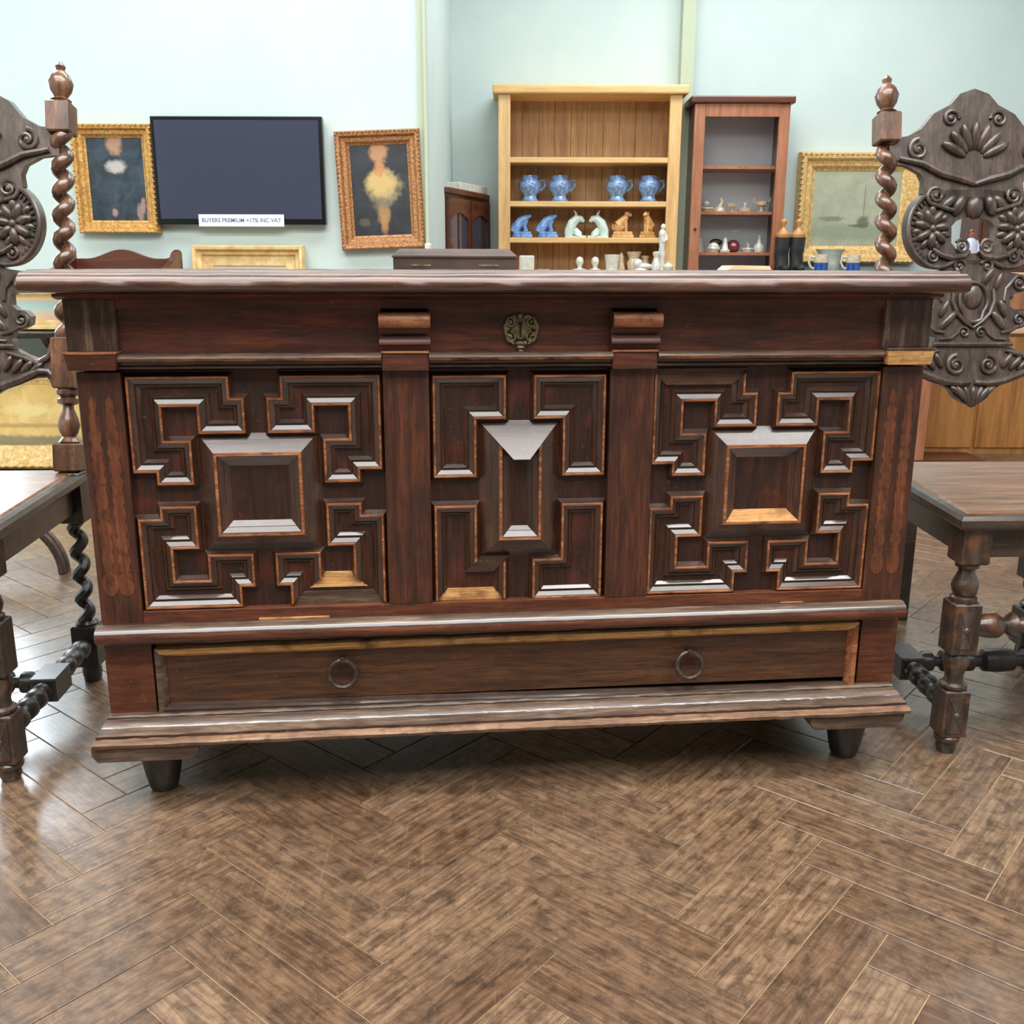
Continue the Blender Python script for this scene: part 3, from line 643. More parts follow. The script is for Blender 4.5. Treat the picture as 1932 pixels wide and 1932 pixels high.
    sp.tube([M(x, z, .004) for x, z in ring], .0042, 7); sp.ball(M(0, .782, .002), (.021, .010, .026))
    for s in (-1, 1): sp.tube([M(s*x, z, .004) for x, z in ((.042, .80), (.044, .775), (.034, .75), (.018, .734), (.0, .722))], [.003, .0045, .005, .0045, .003], 7)
    lobe(sp, .055, .735, .009, .026, -.7); lobe(sp, .062, .76, .007, .02, -.4); lobe(sp, .03, .825, .008, .022, .5); lobe(sp, .052, .815, .007, .02, .3)
    arc = [(.076+.066*math.cos(a), .918+.079*math.sin(a)) for a in [math.radians(v) for v in range(-118, 100, 8)]]
    plate(sp, [(0, .848), (.03, .852)]+arc+[(.05, .998), (0, 1.0), (0, .945), (.02, .942), (.036, .936), (.046, .925), (.046, .892), (.036, .880), (.018, .873), (0, .871)])
    for s in (-1, 1):
        sp.tube([M(s*(.076+.062*math.cos(a)), .918+.075*math.sin(a), .003) for a in [math.radians(v) for v in range(-130, 110, 8)]], .0052, 8)
        for k_ in range(7):
            a = k_*2*PI/7+.3; sp.ball(M(s*(.089+.021*math.cos(a)), .920+.024*math.sin(a), .003), (.0098, .011, .0185), seg=10, rings=6, rot=Matrix.Rotation(-s*(a-PI/2), 3, 'Y'))
            a += PI/7; sp.ball(M(s*(.089+.030*math.cos(a)), .920+.036*math.sin(a), -.001), (.008, .008, .014), seg=8, rings=5, rot=Matrix.Rotation(-s*(a-PI/2), 3, 'Y'))
        sp.ball(M(s*.089, .920, .006), (.008, .009, .009))
        for k_ in range(13):
            a = math.radians(-60+k_*10); sp.ball(M(s*(.080+.048*math.cos(a)), .918+.061*math.sin(a), .001), (.0025, .005, .006), seg=6, rings=4, rot=Matrix.Rotation(-s*(a-PI/2), 3, 'Y'))
    scroll(sp, .026, .884, .018, PI*.2, 1, 1.7, .2, None, .006)
    for s in (-1, 1): sp.tube([M(s*x, z, .005) for x, z in ((.010, .876), (.02, .866), (.045, .862), (.07, .868), (.088, .880))], [.004, .006, .0075, .006, .004], 8)
    scroll(sp, .084, .864, .014, PI*.4, -1, 1.5, .22); scroll(sp, .030, .846, .016, PI*.9, -1, 1.3, .22)
    lobe(sp, 0, .962, .018, .024, 0, .006, .012, False); lobe(sp, .034, .966, .012, .022, -.35, .005, .010); lobe(sp, .055, .972, .010, .02, -.8, .004, .008)
    scroll(sp, .082, .986, .022, -PI*.3, 1, 1.7, .2, [(.04, .955), (.065, .962)], .006)
    sp.build('carved_splat', 'chair_carved', t, True)
    # crest
    cr = MB()
    full(cr, [(0, .985), (.09, .978), (.107, .99), (.104, 1.012), (.112, 1.03), (.14, 1.045), (.178, 1.05), (.178, 1.10), (.14, 1.104), (.11, 1.12), (.085, 1.15), (.05, 1.168), (.03, 1.19), (0, 1.2)])
    scroll(cr, .118, 1.078, .024, PI*.5, -1, 1.7, .2); scroll(cr, .05, 1.14, .02, PI, -1, 1.6, .2)
    for k_ in range(-3, 4):
        a = k_*.36; cr.ball(M(.05*math.sin(a), 1.055+.05*math.cos(a), .004), (.010, .009, .03), seg=10, rings=6, rot=Matrix.Rotation(a, 3, 'Y'))
    for s in (-1, 1): cr.tube([M(s*x, z, .004) for x, z in ((.0, 1.01), (.03, 1.02), (.07, 1.03), (.11, 1.05), (.16, 1.06))], [.005, .008, .008, .007, .005], 8)
    cr.build('carved_crest', 'chair_carved', t, True)
    return t
make_chair('carved dark oak chair with twisted rear legs, in front of the gilt landscape', (-1.048, 1.689, 0), .042, True, 1)
make_chair('carved dark oak chair with turned rear legs, in front of the golden cabinet', (.966, 1.816, 0), .045, False, 1)

# ================================================================= background
def picture(name, label, cat, x0, x1, z0, z1, y, fwid, fmat, canvas, depth=.045, tilt=0, roll=0, slip=None, group=None, orn=0):
    """framed picture; origin at the bottom middle; tilt leans it back against the wall"""
    w, h = x1-x0, z1-z0
    t = thing(name, label, cat, ((x0+x1)/2, y, z0), 0, group); t.rotation_euler = (-tilt, roll, 0)
    P = rect(0, h/2, w/2, h/2)
    prof = [(0, 0), (0, depth*.7), (fwid*.12, depth), (fwid*.35, depth*.95), (fwid*.5, depth*.6), (fwid*.75, depth*.55), (fwid*.85, depth*.35), (fwid, depth*.28), (fwid, 0)]
    rg = [(offs(P, d), hh) for d, hh in prof]; k = len(prof)
    for i in range(4):
        j = (i+1) % 4
        vs = [(r[i][0], -hh, r[i][1]) for r, hh in rg]+[(r[j][0], -hh, r[j][1]) for r, hh in rg]
        mb = MB(); mb.add(vs, [(a, a+1, k+a+1, k+a) for a in range(k-1)]+[tuple(range(k)), tuple(range(2*k-1, k-1, -1)), (0, k-1, 2*k-1, k)])
        if orn:
            a_, b_ = Vector((rg[2][0][i][0], 0, rg[2][0][i][1])), Vector((rg[2][0][j][0], 0, rg[2][0][j][1])); ln = (b_-a_).length; m_ = max(3, int(ln/orn))
            nn = Vector((rg[4][0][i][0]-rg[0][0][i][0], 0, rg[4][0][i][1]-rg[0][0][i][1]))
            for q in range(m_):
                c = a_+(b_-a_)*((q+.5)/m_); mb.ball((c.x, -depth*.95, c.z), (orn*.34, depth*.18, orn*.26), seg=8, rings=5)
        mb.build('frame_rail', fmat, t, bool(orn))
    q = fwid-.004
    if slip:
        MB().add([], []) ; s_ = MB(); r1 = offs(P, q); r2 = offs(P, q+slip[0])
        for i in range(4):
            j = (i+1) % 4; s_.prism([r1[i], r1[j], r2[j], r2[i]], lambda x, z: (x, -depth*.3, z), lambda x, z: (x, -.004, z))
        s_.build('mount', slip[1], t); q += slip[0]-.002
    cv = rect(0, 0, w/2-q, h/2-q)
    MB().prism(cv, lambda x, z: (x, -depth*.22, z), lambda x, z: (x, -.002, z)).build('canvas', canvas, t, loc=(0, 0, h/2))
    return t
painting('paint_portrait', (36, 46, 56), (66, 80, 90), [(-.02, -.13, .014, .02, (176, 140, 128)), (.085, -.13, .018, .045, (164, 134, 124)), (.10, -.1, .012, .04, (170, 140, 128)), (-.0, .14, .04, .055, (190, 150, 122)), (0, .05, .05, .03, (200, 196, 190))], 14)
painting('paint_ruff', (40, 42, 46), (58, 60, 66), [(.008, -.13, .02, .05, (170, 126, 80)), (.008, -.09, .032, .06, (178, 136, 88)), (.008, -.03, .062, .05, (128, 120, 98)), (.012, .02, .088, .07, (176, 158, 116)), (.004, .03, .074, .06, (214, 184, 118)), (0, .085, .026, .04, (206, 142, 92)), (0, .15, .045, .055, (204, 150, 108)), (-.075, -.125, .028, .02, (92, 88, 70))], 12)
painting('paint_sea', (164, 168, 144), (184, 188, 164), [(.0, -.14, .5, .06, (150, 158, 136)), (-.15, -.06, .10, .02, (128, 130, 112)), (.02, -.1, .07, .012, (112, 100, 82)), (.05, -.08, .045, .045, (98, 100, 92)), (.05, .04, .004, .14, (120, 122, 106)), (.2, .12, .06, .03, (206, 198, 164))], 9)
painting('paint_pastel', (196, 202, 186), (214, 214, 196), [(0, -.045, .9, .04, (230, 190, 150)), (.12, .012, .3, .022, (176, 208, 206)), (0, .052, .9, .026, (238, 206, 148))], 5)
painting('paint_landscape', (206, 170, 96), (232, 200, 128), [(0, -.11, .8, .028, (112, 110, 88)), (.1, -.105, .12, .014, (150, 130, 104)), (-.1, .13, .3, .05, (170, 160, 108)), (.16, .02, .13, .03, (232, 208, 142)), (-.12, .02, .006, .03, (150, 116, 66)), (-.02, .02, .004, .03, (140, 106, 58)), (0, -.045, .8, .012, (186, 148, 90))], 10)
painting('paint_print', (196, 178, 156), (210, 194, 172), [], 6)
YB = 4.255
picture('portrait_painting', 'dark blue portrait of a seated sitter with pale hands in a gilt frame', 'painting', -1.80, -1.468, .972, 1.40, YB, .052, 'gilt', 'paint_portrait', orn=.02)
picture('portrait_painting', 'portrait with a broad cream ruff in a carved gilt frame', 'painting', -.712, -.364, .912, 1.38, YB, .056, 'gilt_dark', 'paint_ruff', roll=-math.radians(2.2), orn=.016)
picture('framed_print', 'wide gold framed print with a pale mount leaning against the pale wall', 'picture', -1.335, -.868, 0, .925, 4.18, .05, 'cream_frame', 'paint_print', tilt=.06, slip=(.035, 'cream_frame'), depth=.05)
picture('landscape_painting', 'soft pastel landscape in a cream and gold frame on the dark wall shelf', 'painting', -2.19-.5, -2.19+.47, .572, .752, 4.215, .042, 'cream_frame', 'paint_pastel', tilt=.06).location.z = .5745
picture('landscape_painting', 'golden landscape in a carved gilt frame standing on the floor', 'painting', -2.72, -1.72, 0, .46, 4.08, .10, 'gilt_pale', 'paint_landscape', tilt=.2, orn=.035)
picture('seascape_painting', 'pale seascape with a dark ship in a broad gilt frame', 'painting', 1.735, 2.48, .868, 1.52, 6.295, .105, 'gilt_pale', 'paint_sea', depth=.07, orn=.03)
# wall shelf
sh = thing('wall_shelf', 'dark half-round wooden shelf on the wall under the pastel landscape', 'shelf', (-2.25, 4.258, .55))
half = [(.56*math.cos(a), -.22*math.sin(a)) for a in [PI*i/24 for i in range(25)]]
MB().prism(half, lambda x, y: (x, y, .0), lambda x, y: (x, y, .024)).build('shelf_top', 'chair_black', sh, bevel=.004)
for x in (-.3, .3): MB().prism([(-.0, 0), (-.15, 0), (-.12, -.03), (-.03, -.10), (0, -.12)], lambda y, z: (x-.012, y, z), lambda y, z: (x+.012, y, z)).build('bracket', 'chair_black', sh)
# television with paper notice
tv = thing('television', 'flat black television on the wall between the gilt portraits', 'television', (-1.12, 4.258, 1.008))
MB().box(-.347, .347, -.05, -.012, 0, .42).build('casing', 'tv_bezel', tv, bevel=.003); MB().box(-.332, .332, -.052, -.049, .022, .405).build('screen', 'tv_screen', tv); MB().box(-.1, .1, -.012, -.001, .1, .3).build('wall_bracket', 'tv_bezel', tv)
nt = thing('paper_notice', 'white paper strip with printed words fixed along the bottom of the television', 'sign', (-1.12, 4.203, 1.0))
MB().box(-.176, .176, -.001, .001, 0, .048).build('paper', 'white_paper', nt)
cu = bpy.data.curves.new('lettering', 'FONT'); cu.body = 'BUYERS PREMIUM +17% INC VAT'; cu.size = .0225; cu.offset = .0004; cu.align_x = 'CENTER'; cu.align_y = 'CENTER'; cu.extrude = .0002
tx = bpy.data.objects.new('lettering', cu); COL.objects.link(tx)
bpy.context.view_layer.update(); lm = bpy.data.meshes.new_from_object(tx.evaluated_get(bpy.context.evaluated_depsgraph_get())); bpy.data.objects.remove(tx)
lm.materials.clear(); lm.materials.append(MATS['ink']); link('lettering', lm, nt, (0, -.0014, .024), (PI/2, 0, 0))
# pipe beside the ruff portrait
pp = thing('wall_pipe', 'thin cream pipe with a white end cap running down beside the ruff portrait', 'pipe', (-.352, 4.21, .9))
MB().tube([(0, 0, .03), (0, 0, 2.05)], .009, 10).build('pipe', 'wall_trim_paint', pp, True); MB().turned([(0, .006), (.006, .014), (.03, .016), (.036, .010)], (0, 0, 0), (0, 0, 1), 14).build('end_cap', 'china', pp, True)
MB().box(-.008, .008, -.005, .026, .5, .52).build('clip', 'wall_trim_paint', pp)
# washstand with shaped gallery
ws = thing('washstand', 'mahogany washstand with a wavy raised back gallery in front of the pale wall', 'washstand', (-1.567, 3.98, 0))
gal = [(-.22, .80), (-.22, .870)]+[(-.19+.34*i/20, .870+.036*(.5-.5*math.cos(2*PI*min(1, max(0, (i-1)/17)))))for i in range(21)]+[(.165, .874), (.19, .874), (.19, .80)]
MB().prism(gal, lambda x, z: (x, .14, z), lambda x, z: (x, .16, z)).build('back_gallery', 'mahogany', ws, bevel=.003)
for x in (-.242, .19):
    MB().prism([(.16, .80), (.16, .896), (.13, .905), (.09, .893), (.05, .86), (-.02, .835), (-.1, .822), (-.14, .80)], lambda y, z: (x, y, z), lambda y, z: (x+.022, y, z)).build('side_gallery', 'mahogany', ws, bevel=.002)
MB().box(-.245, .23, -.18, .17, .775, .80).build('top', 'mahogany', ws, bevel=.004); MB().box(-.11, .2, -.15, .15, .66, .775).build('body', 'mahogany', ws); MB().box(-.1, .19, -.156, -.15, .67, .765).build('drawer', 'mahogany', ws, bevel=.002)
for x in (-.085, .18):
    for y in (-.13, .13): MB().turned([(0, .012), (.05, .016), (.3, .02), (.5, .017), (.6, .02), (.66, .02)], (x, y, 0), (x, y, 1)).build('leg', 'mahogany', ws, True)
# footstool with curved legs
fsn = thing('footstool', 'low brown footstool with curved legs behind the carved chair with twisted legs', 'footstool', (-1.47, 2.64, 0))
MB().box(-.15, .15, -.07, .07, .155, .185).build('top', 'chair_dark', fsn, bevel=.006)
for sx in (-1, 1):
    for sy in (-1, 1):
        pts = [(sx*(.05+.155*math.sin(PI/2*i/12)), sy*.012, .155*math.cos(PI/2*i/12)+.002) for i in range(13)]
        MB().tube(pts, [.012]*13, 8).build('leg', 'chair_dark', fsn, True)
# board behind the chest
tag(MB().box(0, .03, 0, .16, 0, .36).build('wooden_board', 'box_wood', loc=(.945, 2.27, 0), bevel=.002), 'narrow dark brown board standing on edge behind the turned-leg chair', 'board')

# things on the lid (chest coordinates)
def on_lid(x, y): return (.0088+cth*x-sth*y, 1.4984+sth*x+cth*y, .8362)
bx = thing('wooden_box', 'low dark wooden box with sloping lid edges and brass clasps on the chest lid', 'box', on_lid(-.078, .42), YAW)
MB().box(-.113, .113, -.055, .06, .0, .021).build('box_body', 'box_wood', bx, bevel=.001)
MB().add([], [])
lb = MB(); q0 = [(-.115, -.057), (.115, -.057), (.115, .062), (-.115, .062)]; q1 = [(-.101, -.042), (.101, -.042), (.101, .047), (-.101, .047)]
lb.add([(x, y, .0212) for x, y in q0]+[(x, y, .0245) for x, y in q0]+[(x, y, .037) for x, y in q1], [(3, 2, 1, 0), (8, 9, 10, 11)]+[(a+i, a+(i+1) % 4, a+4+(i+1) % 4, a+4+i) for a in (0, 4) for i in range(4)]); lb.build('box_lid', 'box_wood', bx)
for x in (-.062, .062): MB().box(x-.018, x+.018, -.0562, -.0548, .006, .009).build('clasp', 'brass', bx)
tag(MB().prism([(-.045, 0), (.045, 0), (.040, .008), (-.034, .009)], lambda x, z: (x, -.02, z), lambda x, z: (x, .05, z)).build('wooden_slip', 'peach_wood', loc=on_lid(.50, .44), rot=(0, 0, YAW), bevel=.001), 'pale peach wooden slip lying at the back of the chest lid', 'board')

# ---- corner cupboard and tray
YR = 6.0
cc = thing('corner_cupboard', 'small dark hanging corner cupboard with two arched glazed doors', 'cupboard', (-.24, 6.06, .70))
fa = (-.128, -.50); fb = (.085, .13)                    # front face runs back from the return wall to the far wall
MB().prism([fa, fb, (.085, .235), (-.128, .235)], lambda x, y: (x, y, 0), lambda x, y: (x, y, .53)).build('carcase', 'mahogany', cc)
MB().prism([(-.129, -.54), (-.112, -.53), (.098, .10), (.098, .237), (-.129, .237)], lambda x, y: (x, y, .53), lambda x, y: (x, y, .56)).build('cornice', 'mahogany', cc, bevel=.004)
dv = Vector((fb[0]-fa[0], fb[1]-fa[1], 0)); dl = dv.length; ang = math.atan2(dv.y, dv.x)
for k in (0, 1):
    dd = MB(); a0 = .01+k*dl/2; a1 = a0+dl/2-.016; w_ = a1-a0; fr_ = .026
    arch = [(fr_+(w_-2*fr_)*i/10, .40+.035*math.sin(PI*i/10)) for i in range(11)]
    dd.box(0, fr_, -.02, 0, .02, .51); dd.box(w_-fr_, w_, -.02, 0, .02, .51); dd.box(fr_, w_-fr_, -.02, 0, .02, .06)
    dd.prism([(fr_, .51)]+arch+[(w_-fr_, .51)], lambda x, z: (x, -.02, z), lambda x, z: (x, 0, z))
    dob = dd.build('door', 'mahogany', cc, loc=(fa[0]+math.cos(ang)*a0, fa[1]+math.sin(ang)*a0, 0), rot=(0, 0, ang))
    MB().box(fr_, w_-fr_, -.009, -.006, .06, .44).build('pane', 'tv_screen', dob)
    MB().tube([(w_/2, -.012, .06), (w_/2, -.012, .43)], .004, 6).build('glazing_bar', 'mahogany', dob)
tr = thing('patterned_tray', 'white tray with dark flecked edge lying on the corner cupboard', 'tray', (-.268, 6.0, 1.2605), 1.22)
MB().box(-.22, .2, -.05, .06, 0, .045).build('tray_body', 'china', tr, bevel=.006); MB().box(-.205, .185, -.035, .045, .044, .047).build('tray_inside', 'iron', tr)
# ---- pine dresser
pd = thing('pine_dresser', 'honey pine dresser with open shelves of figurines and china', 'dresser', (.442, 6.0, 0))
for x in (-.528, .458): MB().box(x, x+.07, 0, .028, .815, 1.80).build('upright', 'pine', pd, bevel=.003)
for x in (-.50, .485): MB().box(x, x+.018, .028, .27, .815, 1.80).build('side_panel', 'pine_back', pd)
for z in (.981, 1.186, 1.43): MB().box(-.482, .485, .006, .25, z, z+.03).build('shelf', 'pine_x', pd, bevel=.003)
MB().box(-.56, .56, -.03, .275, 1.80, 1.85).build('cornice', 'pine_x', pd, bevel=.01)
bwid = .0967
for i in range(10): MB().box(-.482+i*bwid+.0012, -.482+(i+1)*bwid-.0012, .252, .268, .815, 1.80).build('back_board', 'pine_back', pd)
MB().box(-.57, .57, -.10, .28, .785, .815).build('counter', 'pine_x', pd, bevel=.006)
MB().box(-.54, .54, -.07, .27, 0, .785).build('base', 'pine', pd)
for k in range(3):
    d_ = MB().box(-.52+k*.35, -.52+k*.35+.34, -.083, -.07, .60, .77).build('drawer', 'pine_x', pd, bevel=.004); MB().ball((-.35+k*.35, -.092, .685), .014).build('knob', 'pine', d_, True)
def X6(px): return (px-966)*.003163+.0
def lathe_thing(name, label, cat, mat, prof, x, y, z, group=None, seg=18, extra=None):
    mb = MB().turned(prof, (0, 0, 0), (0, 0, 1), seg)
    if extra: extra(mb)
    o = mb.build(name, mat, None, True, (x, y, z)); return tag(o, label, cat, group)
# top shelf: four blue and white vessels
tz = 1.2165
vp = [(0, .05), (.012, .055), (.02, .045), (.035, .04), (.06, .06), (.085, .072), (.11, .07), (.125, .055), (.15, .05), (.15, .045), (.02, .03)]
for px, lab in ((998, 'blue and white footed jug next to the pine upright, above the blue figurines'), (1054, 'blue and white footed jug above the blue figurines, away from the upright'),
                (1162, 'blue and white footed jug above the ochre hounds, away from the upright'), (1222, 'blue and white footed jug next to the pine upright, above the ochre hounds')):
    t = thing('footed_jug', lab, 'jug', (X6(px)-.0, 6.12, tz), 0, 'blue and white jugs on the top dresser shelf')
    MB().turned([(q, r*.95) for q, r in vp], (0, 0, 0), (0, 0, 1), 20).build('jug_body', 'blue_china', t, True)
    MB().tube([(.06, 0, .12), (.085, 0, .125), (.09, 0, .095), (.062, 0, .065)], .007, 8).build('handle', 'blue_china', t, True)
# middle shelf figures
mz = 1.0115
def plinth(mb, w, d, h, mi=0): mb.box(-w/2, w/2, -d/2, d/2, 0, h*.5, mi); mb.box(-w*.44, w*.44, -d*.44, d*.44, h*.5, h, mi)
def hound(name, label, mat, px, flip, w=.12, group=None, turn=0):
    t = thing(name, label, 'figurine', (X6(px), 6.06, mz), turn, group); b = MB(); plinth(b, w, .06, .036); b.build('plinth', mat, t, bevel=.004)
    a = MB(); s = flip
    a.ball((-s*.022, 0, .06), (.034, .024, .03)); a.tube([(-s*.028, 0, .07), (-s*.002, 0, .098), (s*.022, 0, .122)], [.03, .024, .018], 10)
    a.tube([(s*.012, .008, .10), (s*.016, .008, .036)], [.012, .008], 8); a.tube([(s*.014, -.009, .10), (s*.02, -.009, .036)], [.012, .008], 8)
    a.ball((s*.026, 0, .134), (.018, .014, .016)); a.ball((s*.042, 0, .130), (.012, .008, .008)); a.ball((s*.016, -.012, .137), (.006, .004, .012)); a.ball((s*.016, .012, .137), (.006, .004, .012))
    a.tube([(-s*.05, .0, .045), (-s*.062, 0, .06), (-s*.058, 0, .08)], [.006, .005, .003], 6)
    a.build('animal', mat, t, True); return t
def shoal(name, label, px, group):
    t = thing(name, label, 'figurine', (X6(px), 6.06, mz), 0, group); b = MB(); plinth(b, .118, .06, .034); b.build('plinth', 'blue_figure', t, bevel=.004)
    a = MB(); a.tube([(-.05, 0, .03), (-.034, 0, .062), (-.008, 0, .095), (.024, 0, .115), (.052, 0, .125)], [.03, .03, .026, .017, .005], 12, flat=(Vector((0, 1, 0)), .7))
    a.tube([(.02, 0, .10), (.012, 0, .07), (.02, 0, .036)], [.018, .012, .016], 10); a.build('animal', 'blue_figure', t, True)
    MB().tube([(-.056, .012, .04), (-.036, .012, .084), (-.002, .012, .118), (.055, .012, .134)], [.012, .012, .010, .004], 8).build('wing', 'blue_glaze', t, True); return t
for px, w_ in ((984, 'next to the pine upright'), (1032, 'next to the celadon bird')): shoal('blue_figurine', 'blue glazed bird figurine on a stepped plinth, '+w_, px, 'pair of blue figurines')
for px, s in ((1084, 1), (1126, -1)):
    t = thing('celadon_figurine', 'pale celadon crested bird bookend facing its %s' % ('twin beside the blue figurines' if s > 0 else 'twin beside the ochre hound'), 'figurine', (X6(px), 6.06, mz), 0, 'pair of celadon birds')
    t['label'] = 'pale celadon crested bird figurine next to the blue figurine' if s > 0 else 'pale celadon crested bird figurine next to the ochre hound'
    a = MB(); a.tube([(-s*.038, 0, .012), (-s*.036, 0, .04), (-s*.018, 0, .085), (.008*s, 0, .108), (s*.034, 0, .108), (s*.05, 0, .092)], [.028, .030, .03, .026, .018, .008], 12, flat=(Vector((0, 1, 0)), .8))
    a.box(-.062, .062, -.03, .03, 0, .012); a.tube([(s*.01, 0, .012), (s*.014, 0, .024), (-s*.004, 0, .05)], [.036, .026, .016], 10); a.build('bird_body', 'celadon', t, True)
    MB().tube([(.004*s, 0, .125), (.0, 0, .142), (-s*.012, 0, .156)], [.009, .007, .003], 8).build('crest', 'china_warm', t, True)
hound('hound_figurine', 'ochre glazed seated hound seen side-on on its plinth', 'ochre_glaze', 1173, 1, .128)
hound('hound_figurine', 'ochre glazed seated hound turned towards us on its plinth', 'ochre_glaze', 1220, -1, .09, None, .9)
# counter of the dresser: white china
cz_ = .8155
def china(name, label, cat, prof, px, y=5.96, mat='china', group=None, extra=None, k=1.0): return lathe_thing(name, label, cat, mat, [(q*k, r*k) for q, r in prof], X6(px), y, cz_, group, 18, extra)
tag(MB().box(-.045, .045, -.04, .04, 0, .092).build('china_box', 'china', loc=(X6(992), 5.98, cz_), bevel=.008), 'square white china box beside the flat dark wooden box', 'box')
china('small_dish', 'low flat white dish between the china box and the white bust', 'dish', [(0, .02), (.004, .034), (.014, .038), (.012, .03), (.006, .01)], 1023)
bust = [(0, .036), (.006, .04), (.014, .034), (.02, .014), (.034, .013), (.046, .022), (.062, .024), (.078, .018), (.086, .006)]
china('china_bust', 'small white china bust on a wide spreading foot', 'figurine', [(q, r*(1.25 if q < .015 else 1)) for q, r in bust], 1091, group='white china busts')
china('china_bust', 'small white china bust on a narrow foot beside the white beaker', 'figurine', bust, 1120, group='white china busts')
china('white_beaker', 'white china beaker with a flared rim and faint grey bands', 'beaker', [(0, .042), (.01, .046), (.014, .034), (.06, .04), (.096, .046), (.098, .042), (.02, .03)], 1151)
china('china_figure', 'slim pale figure between the white beaker and the white vase', 'figurine', [(0, .024), (.01, .026), (.04, .02), (.07, .014), (.082, .016), (.1, .012), (.112, .004)], 1172, 6.06, 'china_warm')
china('white_vase', 'white vase with a wide flaring neck on the dresser counter', 'vase', [(0, .034), (.012, .036), (.05, .042), (.075, .03), (.1, .038), (.116, .046), (.116, .04), (.07, .02)], 1195, 6.04, 'china_warm')
def shell_extra(mb): mb.ball((.02, -.01, .03), (.05, .03, .02)); mb.ball((-.02, -.01, .045), (.03, .025, .03))
china('china_shell', 'white china shell ornament in front of the white vase', 'ornament', [(0, .05), (.01, .048), (.025, .03), (.03, .01)], 1204, 5.92, 'china', None, shell_extra)
china('small_jar', 'small greyish jar behind the china shell', 'jar', [(0, .026), (.05, .028), (.07, .02), (.09, .028), (.094, .024)], 1218, 6.1, 'china_warm')
def stat_extra(mb): mb.ball((.0, 0, .215), (.022, .02, .03)); mb.ball((.004, 0, .255), (.015, .015, .019)); mb.tube([(.018, 0, .22), (.026, -.01, .185), (.004, -.02, .17)], [.009, .008, .006], 8)
china('china_statuette', 'tall white china statuette standing before the pine upright', 'figurine', [(0, .034), (.012, .036), (.02, .022), (.08, .02), (.1, .024), (.14, .016), (.17, .02), (.2, .02)], 1243, 5.95, 'china', None, stat_extra)
china('china_bottle', 'short white bottle with a round stopper beside the statuette', 'bottle', [(0, .026), (.04, .028), (.066, .018), (.085, .014), (.1, .022), (.11, .022), (.116, .01)], 1231, 5.90)
china('sugar_bowl', 'round white lidded bowl in front of the tall statuette', 'bowl', [(0, .028), (.008, .03), (.03, .044), (.045, .042), (.05, .036), (.062, .02), (.07, .008), (.078, .01), (.082, .004)], 1252, 5.865, k=.75)
# ---- glazed display cabinet
dc = thing('display_cabinet', 'tall glazed reddish wood cabinet of white ornaments beside the pine dresser', 'cabinet', (1.315, 5.98, 0))
for x in (-.275, .21): MB().box(x, x+.062, 0, .03, 0, 1.75).build('upright', 'redwood', dc, bevel=.004)
for x in (-.27, .255): MB().box(x, x+.012, .03, .30, 0, 1.75).build('side_panel', 'mahogany', dc)
MB().box(-.26, .257, .292, .302, 0, 1.75).build('back_panel', 'case_lining', dc)
MB().box(-.213, .21, .0, .03, 1.68, 1.75).build('top_rail', 'redwood', dc); MB().box(-.30, .295, -.02, .305, 1.75, 1.79).build('cornice', 'mahogany', dc, bevel=.008)
MB().box(-.213, .21, 0, .03, 0, .74).build('lower_door', 'redwood', dc, bevel=.003)
for z in (.745, .912, 1.145, 1.40): MB().box(-.257, .254, .045, .29, z, z+.018).build('shelf', 'redwood', dc)
MB().box(-.213, .21, .012, .016, .74, 1.68).build('glass_pane', 'glass', dc); MB().ball((-.244, -.008, 1.06), (.008, .012, .008)).build('knob', 'iron', dc, True)
tag(MB().box(-.02, .02, -.001, .001, 0, .013).build('price_tag', 'white_paper', loc=(1.375, 6.27, 1.055)), 'tiny white card on the lining of the glazed cabinet', 'card')
def ornament(label, prof, px, z, mat='china_warm', y=6.13, k=1.0, extra=None): return lathe_thing('ornament', label, 'ornament', mat, [(q*k, r*k) for q, r in prof], (px-966)*.00316*1.02-.005, y, z, 'ornaments in the glazed cabinet', 14, extra)
up = 1.1635; lo = .9305; lw = .7635
dishp = [(0, .028), (.006, .03), (.02, .04), (.026, .036), (.01, .01)]; cupp = [(0, .022), (.005, .024), (.012, .01), (.03, .012), (.04, .034), (.06, .04), (.062, .036), (.036, .01)]
figp = [(0, .03), (.01, .032), (.02, .02), (.05, .014), (.06, .01), (.075, .012), (.085, .004)]; botp = [(0, .03), (.02, .036), (.04, .03), (.06, .012), (.09, .008), (.1, .012), (.102, .008)]
ornament('low cream dish with a dark bird on the upper shelf of the glazed cabinet', dishp, 1330, up, extra=lambda m: m.ball((-.01, 0, .05), (.02, .012, .014)))
ornament('cream swan-necked figure on the upper shelf of the glazed cabinet', [(0, .034), (.02, .03), (.035, .012)], 1352, up, extra=lambda m: m.tube([(0, 0, .03), (.012, 0, .06), (.004, 0, .082)], [.012, .01, .006], 8))
ornament('small cream goblet on the upper shelf of the glazed cabinet', cupp, 1375, up, k=.8)
ornament('flat cream lidded dish with a tall finial on the upper shelf of the glazed cabinet', [(0, .036), (.02, .04), (.026, .02), (.03, .006), (.05, .008), (.056, .002)], 1399, up)
ornament('cream two-handled cup on the upper shelf of the glazed cabinet', cupp, 1430, up, extra=lambda m: m.tube([(-.036, 0, .05), (-.05, 0, .07), (-.046, 0, .085)], .004, 6).tube([(.036, 0, .05), (.05, 0, .07), (.046, 0, .085)], .004, 6))
ornament('slim white figure at the door edge on the middle shelf of the glazed cabinet', figp, 1322, lo, 'china', 6.17, k=1.1)
ornament('squat white pot on the middle shelf of the glazed cabinet', dishp, 1342, lo, 'china', 6.09, k=1.1, extra=lambda m: m.ball((0, 0, .03), (.034, .034, .028)))
